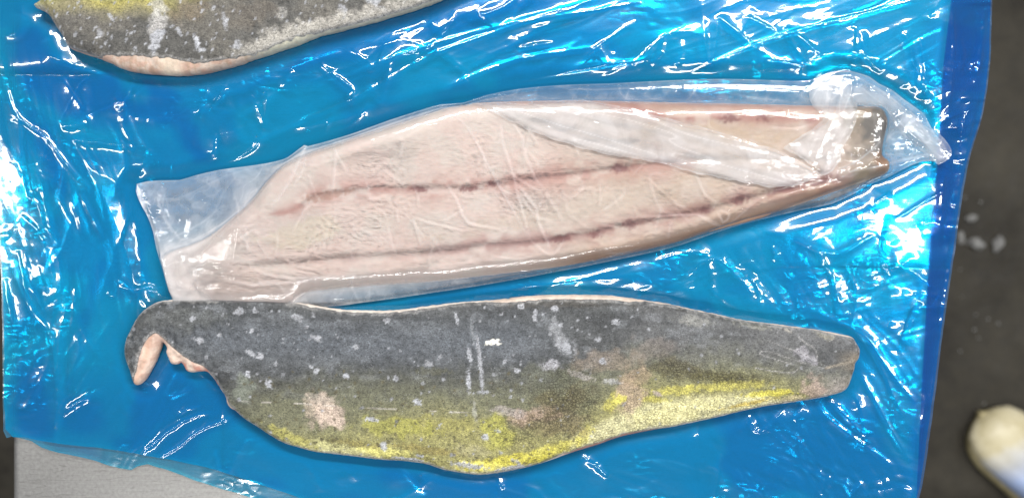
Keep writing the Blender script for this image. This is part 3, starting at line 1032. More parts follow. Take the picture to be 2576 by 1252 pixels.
def lower_tone(X, Y):
    n = len(X)
    wob = (fbm(X / 90, Y / 60, 12, 4) - .5) * 60 + (fbm(X / 14, Y / 14, 13, 3) - .5) * 34
    wob = wob * 0.9
    b1 = interp([(300, 1080), (600, 1000), (800, 968), (1000, 965), (1200, 968), (1400, 950), (1600, 905), (1800, 893),
                 (2000, 925), (2100, 960), (2200, 990)], X)
    b2 = interp([(300, 1220), (650, 1115), (760, 1098), (850, 1084), (1000, 1052), (1150, 1048), (1300, 1075), (1430, 1085),
                 (1500, 1030), (1600, 972), (1800, 958), (1950, 962), (2030, 985), (2070, 1040), (2200, 1060)], X)
    b3 = interp([(300, 1300), (640, 1120), (760, 1115), (960, 1140), (1000, 1175), (1400, 1180), (1440, 1100), (1520, 1055),
                 (1600, 1015), (1700, 995), (1900, 990), (2000, 1000), (2050, 1100), (2200, 1100)], X)
    t = np.tile(G_GREY, (n, 1))
    t = blend(t, G_DARK, sstep(0.35, 0.7, fbm(X / 140, Y / 50, 3, 3)) * 0.9)
    t = blend(t, lin(52, 54, 55), sstep(0.45, 0.75, fbm(X / 110, Y / 9, 9, 3)) * 0.6)
    t = blend(t, lin(110, 113, 117), sstep(0.52, 0.75, fbm(X / 40, Y / 22, 10, 4)) * 0.6)
    band = np.exp(-((Y - interp([(400, 850), (900, 862), (1500, 850), (2100, 870)], X)) / 55) ** 2)
    t = blend(t, G_BLUE, band * 0.75 * sstep(300, 600, X) * sstep(1500, 1250, X))
    t = blend(t, lin(112, 112, 114), sstep(1500, 1700, X) * 0.6 * fbm(X / 60, Y / 60, 14, 3))
    t = blend(t, OLIVE, sstep(-60, 60, Y + wob * .8 - b1))
    t = blend(t, YOL, sstep(-60, 55, Y + wob * .7 - b2))
    t = blend(t, PALE, sstep(-14, 16, Y + wob * .4 - b3) * 0.95)
    # tail and head tones
    t = blend(t, lin(150, 142, 138), sstep(2030, 2110, X + wob * .5) * sstep(930, 985, Y) * .85)
    t = blend(t, lin(128, 116, 98), sstep(2080, 2150, X) * sstep(35, 8, abs(Y - 906)) * .6)
    big = [
        (1300, 1150, 115, 15, -9, lin(200, 190, 66), .7), (1385, 1125, 70, 14, -16, YEL, .6), (1215, 1165, 60, 10, 3, lin(225, 215, 110), .8),
        (1115, 1062, 90, 26, 2, lin(154, 149, 82), .55), (1250, 1080, 50, 36, 20, lin(160, 158, 74), .75),
        (1000, 1070, 90, 22, 6, lin(150, 148, 70), .7), (960, 1130, 60, 12, 5, lin(208, 202, 120), .8),
        (850, 1118, 70, 12, 12, lin(185, 182, 130), .7), (740, 1095, 60, 12, 26, lin(170, 165, 90), .7),
        (1530, 1015, 22, 14, -30, YEL, .5), (1545, 995, 12, 14, 0, YEL, .5), (1640, 1000, 34, 7, 4, YEL, .6),
        (1580, 990, 30, 40, 0, TAN, .75), (1600, 950, 36, 26, 0, lin(150, 130, 108), .6), (1700, 978, 70, 10, -3, YEL, .5),
        (1830, 966, 90, 11, -3, YEL, .5), (1930, 985, 60, 8, -5, lin(205, 195, 70), .7), (1470, 1090, 30, 14, -40, YEL, .6),
        (1340, 1040, 66, 20, -6, lin(176, 152, 138), .75), (1400, 1060, 90, 34, 0, lin(116, 102, 74), .55),
        (1400, 1010, 50, 26, 0, lin(96, 88, 58), .6), (1450, 985, 36, 22, 0, lin(98, 90, 62), .5),
        (1700, 925, 70, 24, 10, lin(84, 78, 52), .6), (1820, 945, 80, 14, 5, lin(84, 80, 48), .7),
        (1380, 935, 60, 30, 0, lin(92, 94, 76), .5), (1530, 905, 80, 26, 0, lin(140, 124, 108), .4),
        (1090, 930, 40, 10, 0, lin(84, 84, 66), .6), (900, 1110, 60, 8, 8, lin(120, 110, 60), .6),
        (1080, 1125, 80, 9, 8, lin(125, 112, 58), .6), (680, 960, 90, 9, 6, lin(62, 62, 52), .6),
        (1190, 1130, 40, 14, 10, lin(160, 155, 120), .5), (1700, 1030, 120, 22, -12, lin(214, 208, 150), .6),
        (1880, 1010, 60, 5, -12, lin(190, 165, 60), .7), (1990, 1000, 30, 8, -8, lin(200, 185, 150), .5),
        (2040, 975, 24, 30, 0, lin(165, 145, 135), .7), (620, 975, 22, 30, 10, lin(122, 128, 116), .6),
        (1420, 760, 110, 12, -2, lin(70, 66, 60), .6), (1560, 1000, 12, 10, 0, YEL, .8),
        (1640, 870, 60, 30, 0, lin(120, 110, 104), .4), (470, 800, 90, 30, 0, lin(88, 90, 88), .5),
        (822, 1025, 34, 30, 4, PINK, .9, .4), (850, 1050, 30, 22, 4, PINK, .9, .4), (788, 1025, 16, 40, 0, lin(170, 155, 140), .6), (815, 1000, 34, 12, 0, lin(160, 150, 138), .6),
        (1240, 858, 18, 7, -6, WHITE, 1.0, .2), (1420, 870, 20, 26, -35, FROST, .8), (1400, 830, 14, 40, -25, lin(140, 142, 146), .6),
        (1385, 915, 22, 12, 0, lin(160, 160, 166), .85), (1455, 940, 36, 7, 20, lin(155, 150, 146), .7),
        (1535, 955, 22, 6, 5, lin(160, 160, 160), .7), (1180, 955, 6, 26, 0, FROST, .9), (1208, 900, 4.5, 52, -7, FROST, .85),
        (1182, 890, 5, 18, -12, FROST, .8), (1218, 982, 14, 4, 0, FROST, .8), (1195, 1030, 5, 24, -8, lin(165, 165, 155), .6),
        (1212, 955, 4, 30, -6, FROST, .8), (1190, 830, 4, 30, -8, lin(130, 134, 138), .6),
        (2010, 885, 24, 16, 40, lin(142, 140, 146), .7, .15), (2035, 900, 16, 12, 30, lin(142, 140, 146), .7, .15),
        (1280, 1030, 40, 12, 8, lin(172, 162, 160), .5), (1650, 985, 12, 5, 20, lin(185, 170, 165), .8),
        (1740, 805, 40, 12, 8, lin(128, 128, 124), .7), (1890, 815, 40, 9, 8, lin(128, 128, 120), .7),
        (2070, 840, 26, 10, 10, lin(130, 126, 112), .7), (1975, 828, 10, 4, 30, lin(165, 160, 150), .8),
    ]
    t = patches(X, Y, t, big, 100)
    rnd = random.Random(4)
    # frost blotches, fixed ones first
    sm = [(492, 799, 9, 6, -10), (607, 781, 15, 8, 0), (648, 780, 8, 6, 30), (755, 797, 14, 9, 10), (512, 854, 9, 8, 0),
          (637, 885, 14, 5, 30), (660, 893, 10, 8, 20), (630, 938, 6, 9, 0), (682, 962, 8, 12, -20), (700, 910, 5, 8, 0),
          (1150, 797, 14, 4, 80), (805, 848, 9, 8, 20), (978, 805, 9, 7, 0), (1080, 911, 10, 6, 20), (998, 948, 6, 6, 0),
          (875, 943, 7, 6, 0), (800, 930, 6, 7, 0), (1310, 770, 7, 7, 0), (1392, 774, 9, 8, 0), (1545, 807, 11, 7, 10),
          (1502, 850, 7, 7, 0), (1515, 905, 8, 7, 40), (970, 1118, 11, 9, 40), (938, 1050, 16, 5, 10), (1052, 1007, 10, 7, 0),
          (1142, 1138, 7, 6, 0), (1222, 1095, 8, 8, 0), (1058, 1140, 8, 4, 10), (640, 830, 5, 5, 0), (560, 840, 5, 5, 0),
          (900, 870, 8, 5, 0), (1270, 905, 7, 5, 0), (1300, 927, 7, 5, 20), (600, 700, 5, 5, 0), (1345, 792, 5, 16, 0),
          (1180, 1165, 40, 8, 8), (1030, 1150, 40, 4, 8), (1290, 1172, 40, 6, -8)]
    t = patches(X, Y, t, [(a, b, c, d, e, FROST * rnd.uniform(.8, 1.15), .9, .22) for a, b, c, d, e in sm], 300)
    rl = []
    for i in range(300):
        x = rnd.uniform(320, 2140); y = rnd.uniform(745, 1185)
        if x > 1500 and rnd.random() < .5:
            continue
        r = rnd.choice([2.2, 2.6, 3.2, 4.2])
        rl.append((x, y, r, r * rnd.uniform(.5, 1.4), rnd.uniform(0, 180), FROST * rnd.uniform(.7, 1.05), .75, .3))
    t = patches(X, Y, t, rl, 600)
    dk = []
    for i in range(170):
        x = rnd.uniform(620, 1500); y = rnd.uniform(930, 1160)
        dk.append((x, y, rnd.uniform(2.5, 6.5), rnd.uniform(2, 4), rnd.uniform(0, 180), lin(78, 72, 48), .7, .3))
    t = patches(X, Y, t, dk, 900)
    def stroke(pts, w, col, k):
        P = smooth_poly(pts, 4, False)
        m = (X > P[:, 0].min() - 9) & (X < P[:, 0].max() + 9) & (Y > P[:, 1].min() - 9) & (Y < P[:, 1].max() + 9)
        d = np.full(m.sum(), 1e9)
        for i in range(len(P) - 1):
            ax, ay = P[i]; ex, ey = P[i + 1] - P[i]
            tt = np.clip(((X[m] - ax) * ex + (Y[m] - ay) * ey) / (ex * ex + ey * ey + 1e-9), 0, 1)
            d = np.minimum(d, np.hypot(X[m] - ax - tt * ex, Y[m] - ay - tt * ey))
        kk = (k * np.exp(-(d / w) ** 2) * (.5 + fbm(X[m] / 20, Y[m] / 20, 78, 2)))[:, None]
        t[m] = t[m] * (1 - kk) + np.asarray(col) * kk
    LG = lin(165, 163, 162)
    stroke([(2064, 922), (2000, 905), (1950, 888), (1915, 880), (1906, 886), (1930, 896), (1990, 914)], 1.2, LG, .5)
    stroke([(2070, 920), (2020, 890), (1960, 868), (1930, 856)], 1.1, LG, .45)
    stroke([(2003, 845), (2022, 862), (2040, 872), (2048, 890), (2045, 898)], 1.5, LG, .6)
    stroke([(2070, 922), (2110, 912), (2155, 902)], 3.0, lin(150, 140, 124), .6)
    stroke([(1895, 922), (1940, 930), (1985, 934), (2000, 924)], 1.4, LG, .6)
    stroke([(1400, 762), (1480, 768), (1540, 764), (1600, 768)], 3.5, lin(44, 42, 38), .7)
    stroke([(1700, 776), (1800, 797), (1910, 818), (1990, 824)], 3.0, lin(48, 48, 42), .6)
    stroke([(720, 764), (800, 786), (900, 800), (1050, 795)], 3.5, lin(58, 60, 62), .5)
    # fine score line along the flank
    ln = np.exp(-((Y - interp([(560, 1003), (760, 1010), (900, 1020), (1050, 1027), (1200, 1034)], X)) / 1.6) ** 2)
    ln *= sstep(0.42, 0.6, vnoise(X / 26, X * 0, 55)) * sstep(590, 650, X) * sstep(1200, 1150, X)
    t = blend(t, lin(190, 184, 176), ln * .7)
    return t


def lower_scales(X, Y):
    s = 0.16 + 0.42 * sstep(900, 980, Y + (fbm(X / 60, Y / 60, 8, 2) - .5) * 80) * sstep(1150, 1500, X)
    s += 0.2 * sstep(960, 1060, Y) * sstep(600, 900, X)
    for cx, cy, rx, ry, k in ((1400, 990, 60, 40, .6), (1700, 920, 80, 24, .8), (1810, 945, 90, 18, .8), (1460, 1000, 40, 20, .5),
                              (1350, 1060, 80, 30, .5), (1400, 930, 60, 20, .5), (1090, 950, 60, 20, .35), (1300, 1100, 60, 16, .3)):
        s = s + k * np.exp(-((X - cx) / rx) ** 2 - ((Y - cy) / ry) ** 2)
    s *= sstep(2120, 1980, X)
    return s * sstep(0.25, 0.6, fbm(X / 40, Y / 40, 77, 3) + .12)


def dome(d, w, T, rim):
    k = np.clip(d / w, 0, 1)
    return rim + (T - rim) * np.sqrt(np.clip(1 - (1 - k) ** 2.2, 0, 1))


def fish_height(X, Y, F, w, T, rim, seed):
    d = np.clip(sdf(F, X, Y), 0, None)
    z = dome(d, w, T, rim)
    z += T * 0.06 * (fbm(X / 90, Y / 90, seed, 3) - .5) * 2 * sstep(0, 40, d)
    z += (0.0007 + .003 * sstep(600, 520, X) * sstep(790, 830, Y) * (seed == 1)) * (fbm(X / 12, Y / 12, seed + 3, 3) - .5) * sstep(0, 12, d)
    return z


def skin_on_fillet(thing, F, zs, w, T, rim, base, skin_field, box_, tone_fn, scale_fn, flesh_tone, h=2.75, seed=1):
    # flesh body
    rag = lambda a, b: sdf(F, a, b) + 2.4 * (fbm(a / 9, b / 9, seed + 9, 3) - .5)
    X, Y, q, rim_e = region_grid(rag, *box_, 4.0)
    z = base + fish_height(X, Y, F, w, T, rim, seed) - 0.0012
    # everything under the skin sinks a little so that the skin stands proud
    k = (H - zs) / H
    n = len(X)
    wx = (X - CX) * PX * k; wy = -(Y - CY) * PX * k
    co = [np.stack([wx, wy, z], 1)]
    # skirt down to the film, tucked in
    rv = np.unique(rim_e)
    cx, cy = X.mean(), Y.mean()
    sx = X[rv]; sy = Y[rv]
    e = 3.0
    g0 = sdf(F, sx + e, sy) - sdf(F, sx - e, sy)
    g1 = sdf(F, sx, sy + e) - sdf(F, sx, sy - e)
    gl = np.sqrt(g0 * g0 + g1 * g1) + 1e-6
    ring = []
    for t_, ins, zz in ((1, 0.8, 0.55), (2, 3.0, 0.0)):
        ex = sx + g0 / gl * ins; ey = sy + g1 / gl * ins
        ring.append(np.stack([(ex - CX) * PX * k, -(ey - CY) * PX * k, base + (z[rv] - base) * zz], 1))
    co += ring
    mp = np.full(n, -1); mp[rv] = np.arange(len(rv))
    a, b = rim_e[:, 0], rim_e[:, 1]
    o1 = n; o2 = n + len(rv)
    f1 = np.stack([b, a, o1 + mp[a], o1 + mp[b]], 1)
    f2 = np.stack([o1 + mp[b], o1 + mp[a], o2 + mp[a], o2 + mp[b]], 1)
    tone = flesh_tone(X, Y)
    tone = np.concatenate([tone, tone[rv], tone[rv] * 1.0])
    mesh_from('flesh', np.concatenate(co), np.concatenate([q, f1, f2]), M_cut, thing, {'tone': tone})
    # skin
    X, Y, q, rim_e = region_grid(skin_field, *box_, h)
    sf = skin_field(X, Y)
    z = base + fish_height(X, Y, F, w, T, rim, seed) + 0.0002 - 0.0010 * sstep(3.5, 0, sf)
    wx = (X - CX) * PX * k; wy = -(Y - CY) * PX * k
    n = len(X)
    rv = np.unique(rim_e)
    mp = np.full(n, -1); mp[rv] = np.arange(len(rv))
    low = np.stack([wx[rv], wy[rv], z[rv] - 0.0016], 1)
    a, b = rim_e[:, 0], rim_e[:, 1]
    f1 = np.stack([b, a, n + mp[a], n + mp[b]], 1)
    tone = tone_fn(X, Y)
    edge = sstep(9, 1, sf + (fbm(X / 10, Y / 10, seed + 30, 2) - .5) * 10)
    tone = blend(tone, lin(168, 166, 164), edge * 0.55)
    sc = scale_fn(X, Y)
    mesh_from('skin', np.concatenate([np.stack([wx, wy, z], 1), low]), np.concatenate([q, f1]), M_skin, thing,
              {'tone': np.concatenate([tone, tone[rv]]), 'scales': np.concatenate([sc, sc[rv]])})


HC = smooth_poly(HOOKCUT, 2)


def lower_skin_field(x, y):
    ins = 2.5 + 8 * sstep(1180, 1300, x) * sstep(1640, 1560, x) * sstep(900, 850, y) \
        + 4 * sstep(1360, 1420, x) * sstep(1680, 1620, x) * sstep(1000, 1050, y) \
        + 2.2 * sstep(740, 800, x) * sstep(1180, 1120, x) * sstep(900, 850, y)
    ins = ins + 5 * (fbm(x / 14, y / 14, 21, 3) - .5)
    return np.minimum(sdf(FISH_S, x, y) - ins, -sdf(HC, x, y) + 3 * (fbm(x / 10, y / 10, 22, 2) - .5))


def lower_flesh_tone(X, Y):
    t = np.tile(lin(205, 196, 186), (len(X), 1))
    hk = sstep(640, 560, X) * sstep(740, 830, Y)
    n1 = fbm(X / 22, Y / 22, 31, 3)
    t = blend(t, lin(180, 154, 140), hk)
    t = blend(t, lin(180, 122, 108), hk * sstep(.45, .62, n1) * sstep(430, 450, X))
    t = blend(t, lin(200, 180, 166), hk * sstep(.5, .4, n1) * .8)
    t = blend(t, lin(172, 132, 110), hk * np.exp(-((X - interp([(850, 392), (900, 380), (960, 352)], Y) + 8) / 9) ** 2) * sstep(410, 395, X) * .6)
    t = blend(t, lin(150, 112, 100), sstep(1380, 1450, X) * sstep(1720, 1640, X) * sstep(1000, 1050, Y))
    t = blend(t, lin(190, 172, 158), sstep(1200, 1260, X) * sstep(900, 850, Y) * .8)
    return t


f_low = empty('fish_fillet', 'skin side up frozen fillet, charcoal back and yellow belly, curled flap at its left end',
              'fish fillet', 'frozen skin-on fillets lying on the blue film')
skin_on_fillet(f_low, FISH_S, 0.014, 42, 0.018, 0.010, 0.0045, lower_skin_field, (305, 2172, 735, 1200), lower_tone,
               lower_scales, lower_flesh_tone, seed=1)


def top_skin_field(x, y):
    lim = interp(TOPSKIN_Y, x) + 11 + 12 * (fbm(x / 16, y / 16, 66, 3) - .5)
    return np.minimum(sdf(TOPF_S, x, y) - 2, lim - y)


def top_tone(X, Y):
    wob = (fbm(X / 70, Y / 70, 42, 4) - .5) * 46
    t = np.tile(lin(94, 91, 85), (len(X), 1))
    t = blend(t, lin(76, 75, 72), sstep(.4, .65, fbm(X / 80, Y / 60, 43, 3)))
    t = blend(t, lin(128, 122, 92), sstep(62, 20, Y + wob) * sstep(560, 420, X))
    t = blend(t, lin(156, 148, 78), sstep(40, 6, Y + wob) * sstep(200, 260, X + wob) * sstep(470, 380, X + wob) * .9)
    t = blend(t, lin(196, 196, 160), sstep(128, 96, X) * .9)
    t = blend(t, lin(130, 126, 82), sstep(14, -10, Y + wob) * sstep(560, 500, X))
    big = [(405, 70, 22, 34, 10, lin(168, 166, 164), .8), (410, 25, 20, 26, 0, lin(178, 176, 168), .7),
           (400, 110, 12, 26, 20, FROST, .9, .2), (505, 112, 6, 18, -6, FROST, .95, .2), (515, 132, 12, 5, 0, FROST, .8, .2),
           (607, 118, 14, 9, -20, FROST, .8, .2), (460, 85, 5, 14, -30, FROST, .8, .2), (292, 50, 4, 14, -35, FROST, .8, .2),
           (265, 92, 8, 10, 0, FROST, .6), (410, 90, 16, 6, -20, FROST, .8, .2), (575, 62, 5, 20, -10, FROST, .7),
           (940, 10, 20, 12, 30, FROST, .8, .2), (965, 30, 14, 5, 20, FROST, .8, .2), (870, 35, 8, 14, -30, FROST, .7),
           (715, 42, 12, 14, 0, lin(150, 148, 144), .6), (480, 30, 40, 30, 0, lin(104, 92, 78), .6), (640, 40, 60, 30, 0, lin(100, 92, 82), .5)]
    t = patches(X, Y, t, big, 1500)
    rnd = random.Random(9)
    rl = []
    for i in range(260):
        x = rnd.uniform(100, 1080); y = rnd.uniform(-30, 170)
        r = rnd.choice([2.0, 2.4, 3.0, 4.0])
        rl.append((x, y, r * 1.6, r * .8, rnd.gauss(-55, 15), FROST * rnd.uniform(.75, 1.15), .75, .3))
    t = patches(X, Y, t, rl, 1700)
    lim = interp(TOPSKIN_Y, X)
    t = blend(t, lin(176, 172, 164), sstep(34, 6, lim - Y + (fbm(X / 14, Y / 14, 47, 2) - .5) * 34) * sstep(560, 660, X) * .8)
    return t


def top_flesh_tone(X, Y):
    n1 = fbm(X / 26, Y / 14, 51, 3)
    t = np.tile(lin(174, 158, 146), (len(X), 1))
    t = blend(t, lin(166, 134, 118), sstep(.4, .58, n1) * .8)
    t = blend(t, lin(150, 128, 108), sstep(.55, .7, fbm(X / 5, Y / 20, 57, 3)) * .6)
    t = blend(t, lin(196, 182, 164), sstep(390, 430, X) * sstep(480, 440, X) * .8)
    t = blend(t, lin(176, 174, 158), sstep(600, 680, X))
    return t


f_top = empty('fish_fillet', 'grey fillet with pink lower edge, cut off by the picture above the bagged fish', 'fish fillet',
              'frozen skin-on fillets lying on the blue film')
skin_on_fillet(f_top, TOPF_S, 0.017, 55, 0.023, 0.012, 0.0045, top_skin_field, (75, 1350, -262, 198), top_tone,
               lambda X, Y: 0.12 + 0 * X, top_flesh_tone, seed=2)

# ------------------------------------------------------------------ bagged fillet
L1 = smooth_poly([(666, 541), (728, 533), (760, 517), (789, 498), (850, 485), (958, 474), (1058, 474), (1160, 473), (1241, 463),
                  (1323, 453), (1384, 445), (1466, 435), (1559, 421), (1653, 411), (1760, 400)], 3, False)
L2 = smooth_poly([(646, 664), (728, 660), (809, 652), (932, 643), (1017, 637), (1139, 628), (1221, 616), (1323, 610), (1384, 602),
                  (1446, 590), (1507, 580), (1580, 565), (1653, 552), (1771, 527), (1857, 503), (1959, 478), (2061, 458),
                  (2130, 440)], 3, False)
L3 = smooth_poly([(1500, 268), (1600, 280), (1694, 298), (1816, 300), (1918, 294), (2041, 302)], 3, False)
FBASE = 0.006


def bagged_height(X, Y, F=None):
    d = sdf(FILLET_S, X, Y)
    z = dome(np.clip(d, 0, None), 44, 0.017, 0.006)
    z *= 1 - 0.45 * sstep(640, 430, X)
    g1 = np.exp(-((Y - np.interp(X, L1[:, 0], L1[:, 1])) / 12) ** 2)
    g2 = np.exp(-((Y - np.interp(X, L2[:, 0], L2[:, 1])) / 12) ** 2)
    z -= 0.0006 * g1 * sstep(700, 800, X) + 0.0006 * g2 * sstep(600, 700, X)
    z += 0.0022 * (fbm(X / 190, Y / 110, 5, 1) - .5) * sstep(0, 30, d)
    return z, d


def bag_flesh_tone(X, Y):
    t = np.tile(lin(242, 220, 210), (len(X), 1))
    n1 = fbm(X / 60, Y / 40, 61, 4)
    t = blend(t, lin(240, 224, 214), sstep(.42, .62, n1))
    t = blend(t, lin(218, 188, 168), sstep(1350, 1750, X) * sstep(.36, .6, n1) * .8)
    t = blend(t, lin(222, 202, 182), sstep(1250, 1500, X) * .5)
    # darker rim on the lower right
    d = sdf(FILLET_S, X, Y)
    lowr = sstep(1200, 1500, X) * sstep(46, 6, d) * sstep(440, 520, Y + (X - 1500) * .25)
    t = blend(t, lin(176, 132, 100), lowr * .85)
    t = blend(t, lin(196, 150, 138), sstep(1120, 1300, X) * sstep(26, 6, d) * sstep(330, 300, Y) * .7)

    def vein(L, w0, w1, k, sd, x0, x1, y=None):
        yy = np.interp(X, L[:, 0], L[:, 1])
        w = (w0 + (w1 - w0) * sstep(x0, x0 + 160, X)) * (0.6 + .8 * fbm(X / 30, X * 0, sd, 2))
        g = np.exp(-np.abs((Y - yy + 7 * (fbm(X / 22, Y / 22, sd + 1, 3) - .5)) / w) ** 1.5)
        g *= sstep(x0 - 10, x0 + 40, X) * sstep(x1 + 20, x1 - 20, X)
        return g * k * (0.30 + .85 * sstep(.3, .62, fbm(X / 40, Y / 24, sd + 2, 3)))
    t = blend(t, lin(186, 108, 94), np.clip(vein(L1, 7, 31, .60, 71, 670, 1740), 0, 1))
    t = blend(t, lin(158, 80, 72), np.clip(vein(L2, 9, 26, .62, 81, 700, 2140) * (0.4 + .6 * sstep(900, 1350, X)), 0, 1))
    t = blend(t, lin(168, 90, 78), np.clip(vein(L3, 12, 20, .7, 91, 1500, 2060), 0, 1))
    spots = [(1494, 588, 18, 9, -10), (1580, 566, 16, 11, -10), (1771, 527, 16, 10, -15), (1857, 503, 20, 9, -15),
             (1555, 424, 22, 10, 0), (1918, 296, 18, 13, 0), (1830, 300, 22, 10, 0), (1410, 600, 30, 8, -8), (1240, 463, 16, 7, 0),
             (1180, 476, 26, 7, 0), (1060, 476, 24, 7, 0), (1960, 478, 34, 9, -12), (2060, 455, 30, 10, -14)]
    t = patches(X, Y, t, [(a, b, c, e, f, lin(126, 54, 52), .85, .6) for a, b, c, e, f in spots], 2000)
    t = patches(X, Y, t, [(830, 492, 50, 12, -10, lin(196, 150, 132), .8), (1450, 525, 300, 24, -12, lin(228, 210, 194), .6),
                          (1780, 340, 160, 26, 4, lin(216, 188, 160), .8), (760, 585, 90, 30, -10, lin(238, 222, 202), .8)], 2100)
    # skin showing at the tail and a darker shade of cut end
    tl = sstep(2095, 2150, X + (fbm(X / 30, Y / 30, 95, 3) - .5) * 60)
    t = blend(t, lin(140, 122, 98), tl * .8)
    t = patches(X, Y, t, [(2195, 320, 32, 52, 20, lin(92, 86, 78), .95), (2215, 345, 22, 40, 10, lin(74, 72, 70), .9),
                          (2215, 410, 26, 22, 0, lin(150, 104, 62), .8), (2165, 440, 26, 16, 0, lin(150, 130, 92), .8),
                          (2145, 300, 20, 30, 10, lin(150, 136, 116), .7)], 2200)
    t = blend(t, lin(222, 210, 204), sstep(560, 440, X) * .7)
    return t


def bagged():
    thing = empty('fish_fillet', 'pale skinless fillet with two reddish bloodlines, seen through the clear plastic bag', 'fish fillet')
    X, Y, q, rim_e = region_grid(lambda a, b: sdf(FILLET_S, a, b) + 3 * (fbm(a / 14, b / 14, 99, 2) - .5), 395, 2250, 245, 780, 3.4)
    z, d = bagged_height(X, Y)
    z = z + FBASE
    k = (H - 0.016) / H
    wx = (X - CX) * PX * k; wy = -(Y - CY) * PX * k
    n = len(X)
    rv = np.unique(rim_e)
    mp = np.full(n, -1); mp[rv] = np.arange(len(rv))
    low = np.stack([wx[rv], wy[rv], z[rv] * 0 + FBASE - .0005], 1)
    a, b = rim_e[:, 0], rim_e[:, 1]
    f1 = np.stack([b, a, n + mp[a], n + mp[b]], 1)
    t = bag_flesh_tone(X, Y)
    mesh_from('flesh', np.concatenate([np.stack([wx, wy, z], 1), low]), np.concatenate([q, f1]), M_flesh, thing,
              {'tone': np.concatenate([t, t[rv]])})


bagged()

bag = empty('plastic_bag', 'clear milky plastic bag wrapped round the pale fillet, twisted shut at the right', 'plastic bag')
BAGL = [
    [(760, 362), (770, 420), (740, 470)], [(1263, 312), (1262, 345), (1284, 420), (1300, 480), (1334, 604)],
    [(1282, 296), (1315, 345), (1320, 375), (1345, 440), (1372, 478)], [(1290, 438), (1310, 455), (1350, 478), (1372, 480)],
    [(1300, 465), (1345, 520), (1355, 560), (1388, 636)], [(1372, 480), (1350, 530)], [(1372, 480), (1400, 530), (1415, 560)],
    [(1334, 604), (1388, 640), (1420, 600)], [(1120, 460), (1150, 500), (1180, 560), (1260, 575)], [(1040, 545), (1170, 580)],
    [(1620, 440), (1700, 510), (1745, 535)], [(1630, 440), (1660, 530), (1745, 540)], [(1745, 535), (1818, 573), (1900, 505), (1960, 480)],
    [(1745, 435), (1770, 490), (1800, 510)], [(1570, 545), (1745, 540), (1818, 573)], [(1800, 530), (1815, 560), (1830, 540), (1800, 530)],
    [(1780, 325), (1790, 292), (1870, 285), (1950, 272), (2010, 290), (2075, 300)], [(1780, 300), (1785, 330), (1850, 350)],
    [(1920, 320), (1990, 325), (2040, 310)], [(1600, 250), (1660, 262), (1750, 258), (1950, 262)],
    [(1560, 205), (1565, 240), (1590, 255)], [(1850, 225), (1870, 240), (1990, 255)], [(1870, 215), (1990, 225)],
    [(2200, 360), (2180, 400), (2110, 445), (2070, 462)], [(2265, 305), (2230, 350), (2190, 385)], [(2200, 370), (2140, 370)],
    [(2240, 345), (2300, 370), (2350, 380)], [(2290, 260), (2330, 330), (2390, 380)], [(2200, 215), (2260, 260), (2330, 350)],
    [(2070, 300), (2090, 250), (2100, 200)], [(2100, 300), (2130, 250), (2120, 200)], [(2180, 445), (2150, 470)],
    [(340, 470), (345, 500), (370, 570)], [(400, 540), (405, 490), (420, 560), (425, 600)], [(400, 540), (430, 585)],
    [(530, 540), (560, 480), (590, 440)], [(420, 600), (500, 560), (560, 510)], [(600, 610), (640, 580), (660, 590)],
    [(740, 590), (765, 540), (790, 515), (830, 520)], [(890, 560), (900, 600)], [(560, 700), (650, 715), (800, 700), (900, 690)],
    [(650, 680), (740, 700), (860, 690)], [(840, 500), (850, 400), (845, 370)], [(830, 640), (850, 520)],
    [(1410, 460), (1440, 440), (1470, 470), (1430, 500), (1405, 470)], [(1440, 480), (1500, 470)], [(1240, 480), (1255, 495)],
    [(1000, 520), (1005, 560)], [(1040, 545), (1060, 620)], [(980, 560), (1000, 640)], [(1240, 640), (1300, 650), (1340, 640)],
    [(1500, 640), (1570, 635), (1620, 620)], [(1520, 620), (1550, 640)], [(1460, 560), (1480, 540)], [(1500, 540), (1560, 500), (1570, 470)],
]

BAGW = [
    [(2040, 210), (2060, 260), (2110, 320), (2070, 400), (2066, 440)], [(2150, 200), (2120, 260), (2090, 330), (2066, 441)],
    [(2066, 441), (1960, 400), (1850, 352), (1700, 312), (1540, 272)], [(2066, 441), (1950, 415), (1820, 370), (1640, 330), (1480, 300)],
    [(2066, 441), (1950, 440), (1830, 410), (1700, 385), (1560, 340)], [(2066, 441), (2000, 462), (1900, 460), (1780, 440)],
    [(2066, 441), (2160, 400), (2230, 330)], [(2066, 441), (2180, 425), (2300, 395), (2390, 380)], [(2215, 215), (2290, 290), (2380, 400)],
    [(2160, 185), (2240, 235), (2320, 310), (2395, 372)], [(2158, 262), (2225, 268), (2290, 340), (2360, 400)],
    [(1384, 212), (1500, 225), (1700, 215), (1900, 218), (2030, 205)], [(334, 461), (350, 520), (400, 640), (424, 750)],
    [(345, 470), (430, 500), (560, 440), (700, 400)], [(380, 480), (450, 600), (560, 560), (700, 450)],
    [(1100, 262), (1180, 330), (1260, 480), (1330, 604)], [(700, 400), (760, 366), (745, 440), (690, 520)],
]


def bag_lines():
    rnd = random.Random(77)
    out = []
    for i in range(120):
        x = rnd.uniform(400, 2250); y0 = np.interp(x, [400, 1100, 2200], [480, 280, 250]); y1 = np.interp(x, [400, 1100, 2200], [730, 700, 440])
        y = rnd.uniform(y0, y1)
        a = rnd.choice([0.9, -0.4, 1.4, 0.3]) + rnd.gauss(0, .4)
        L = rnd.uniform(20, 90)
        x2 = x + math.cos(a) * L; y2 = y + math.sin(a) * L
        out.append([(x, y), ((x + x2) / 2 + rnd.uniform(-6, 6), (y + y2) / 2 + rnd.uniform(-6, 6)), (x2, y2)])
    return out


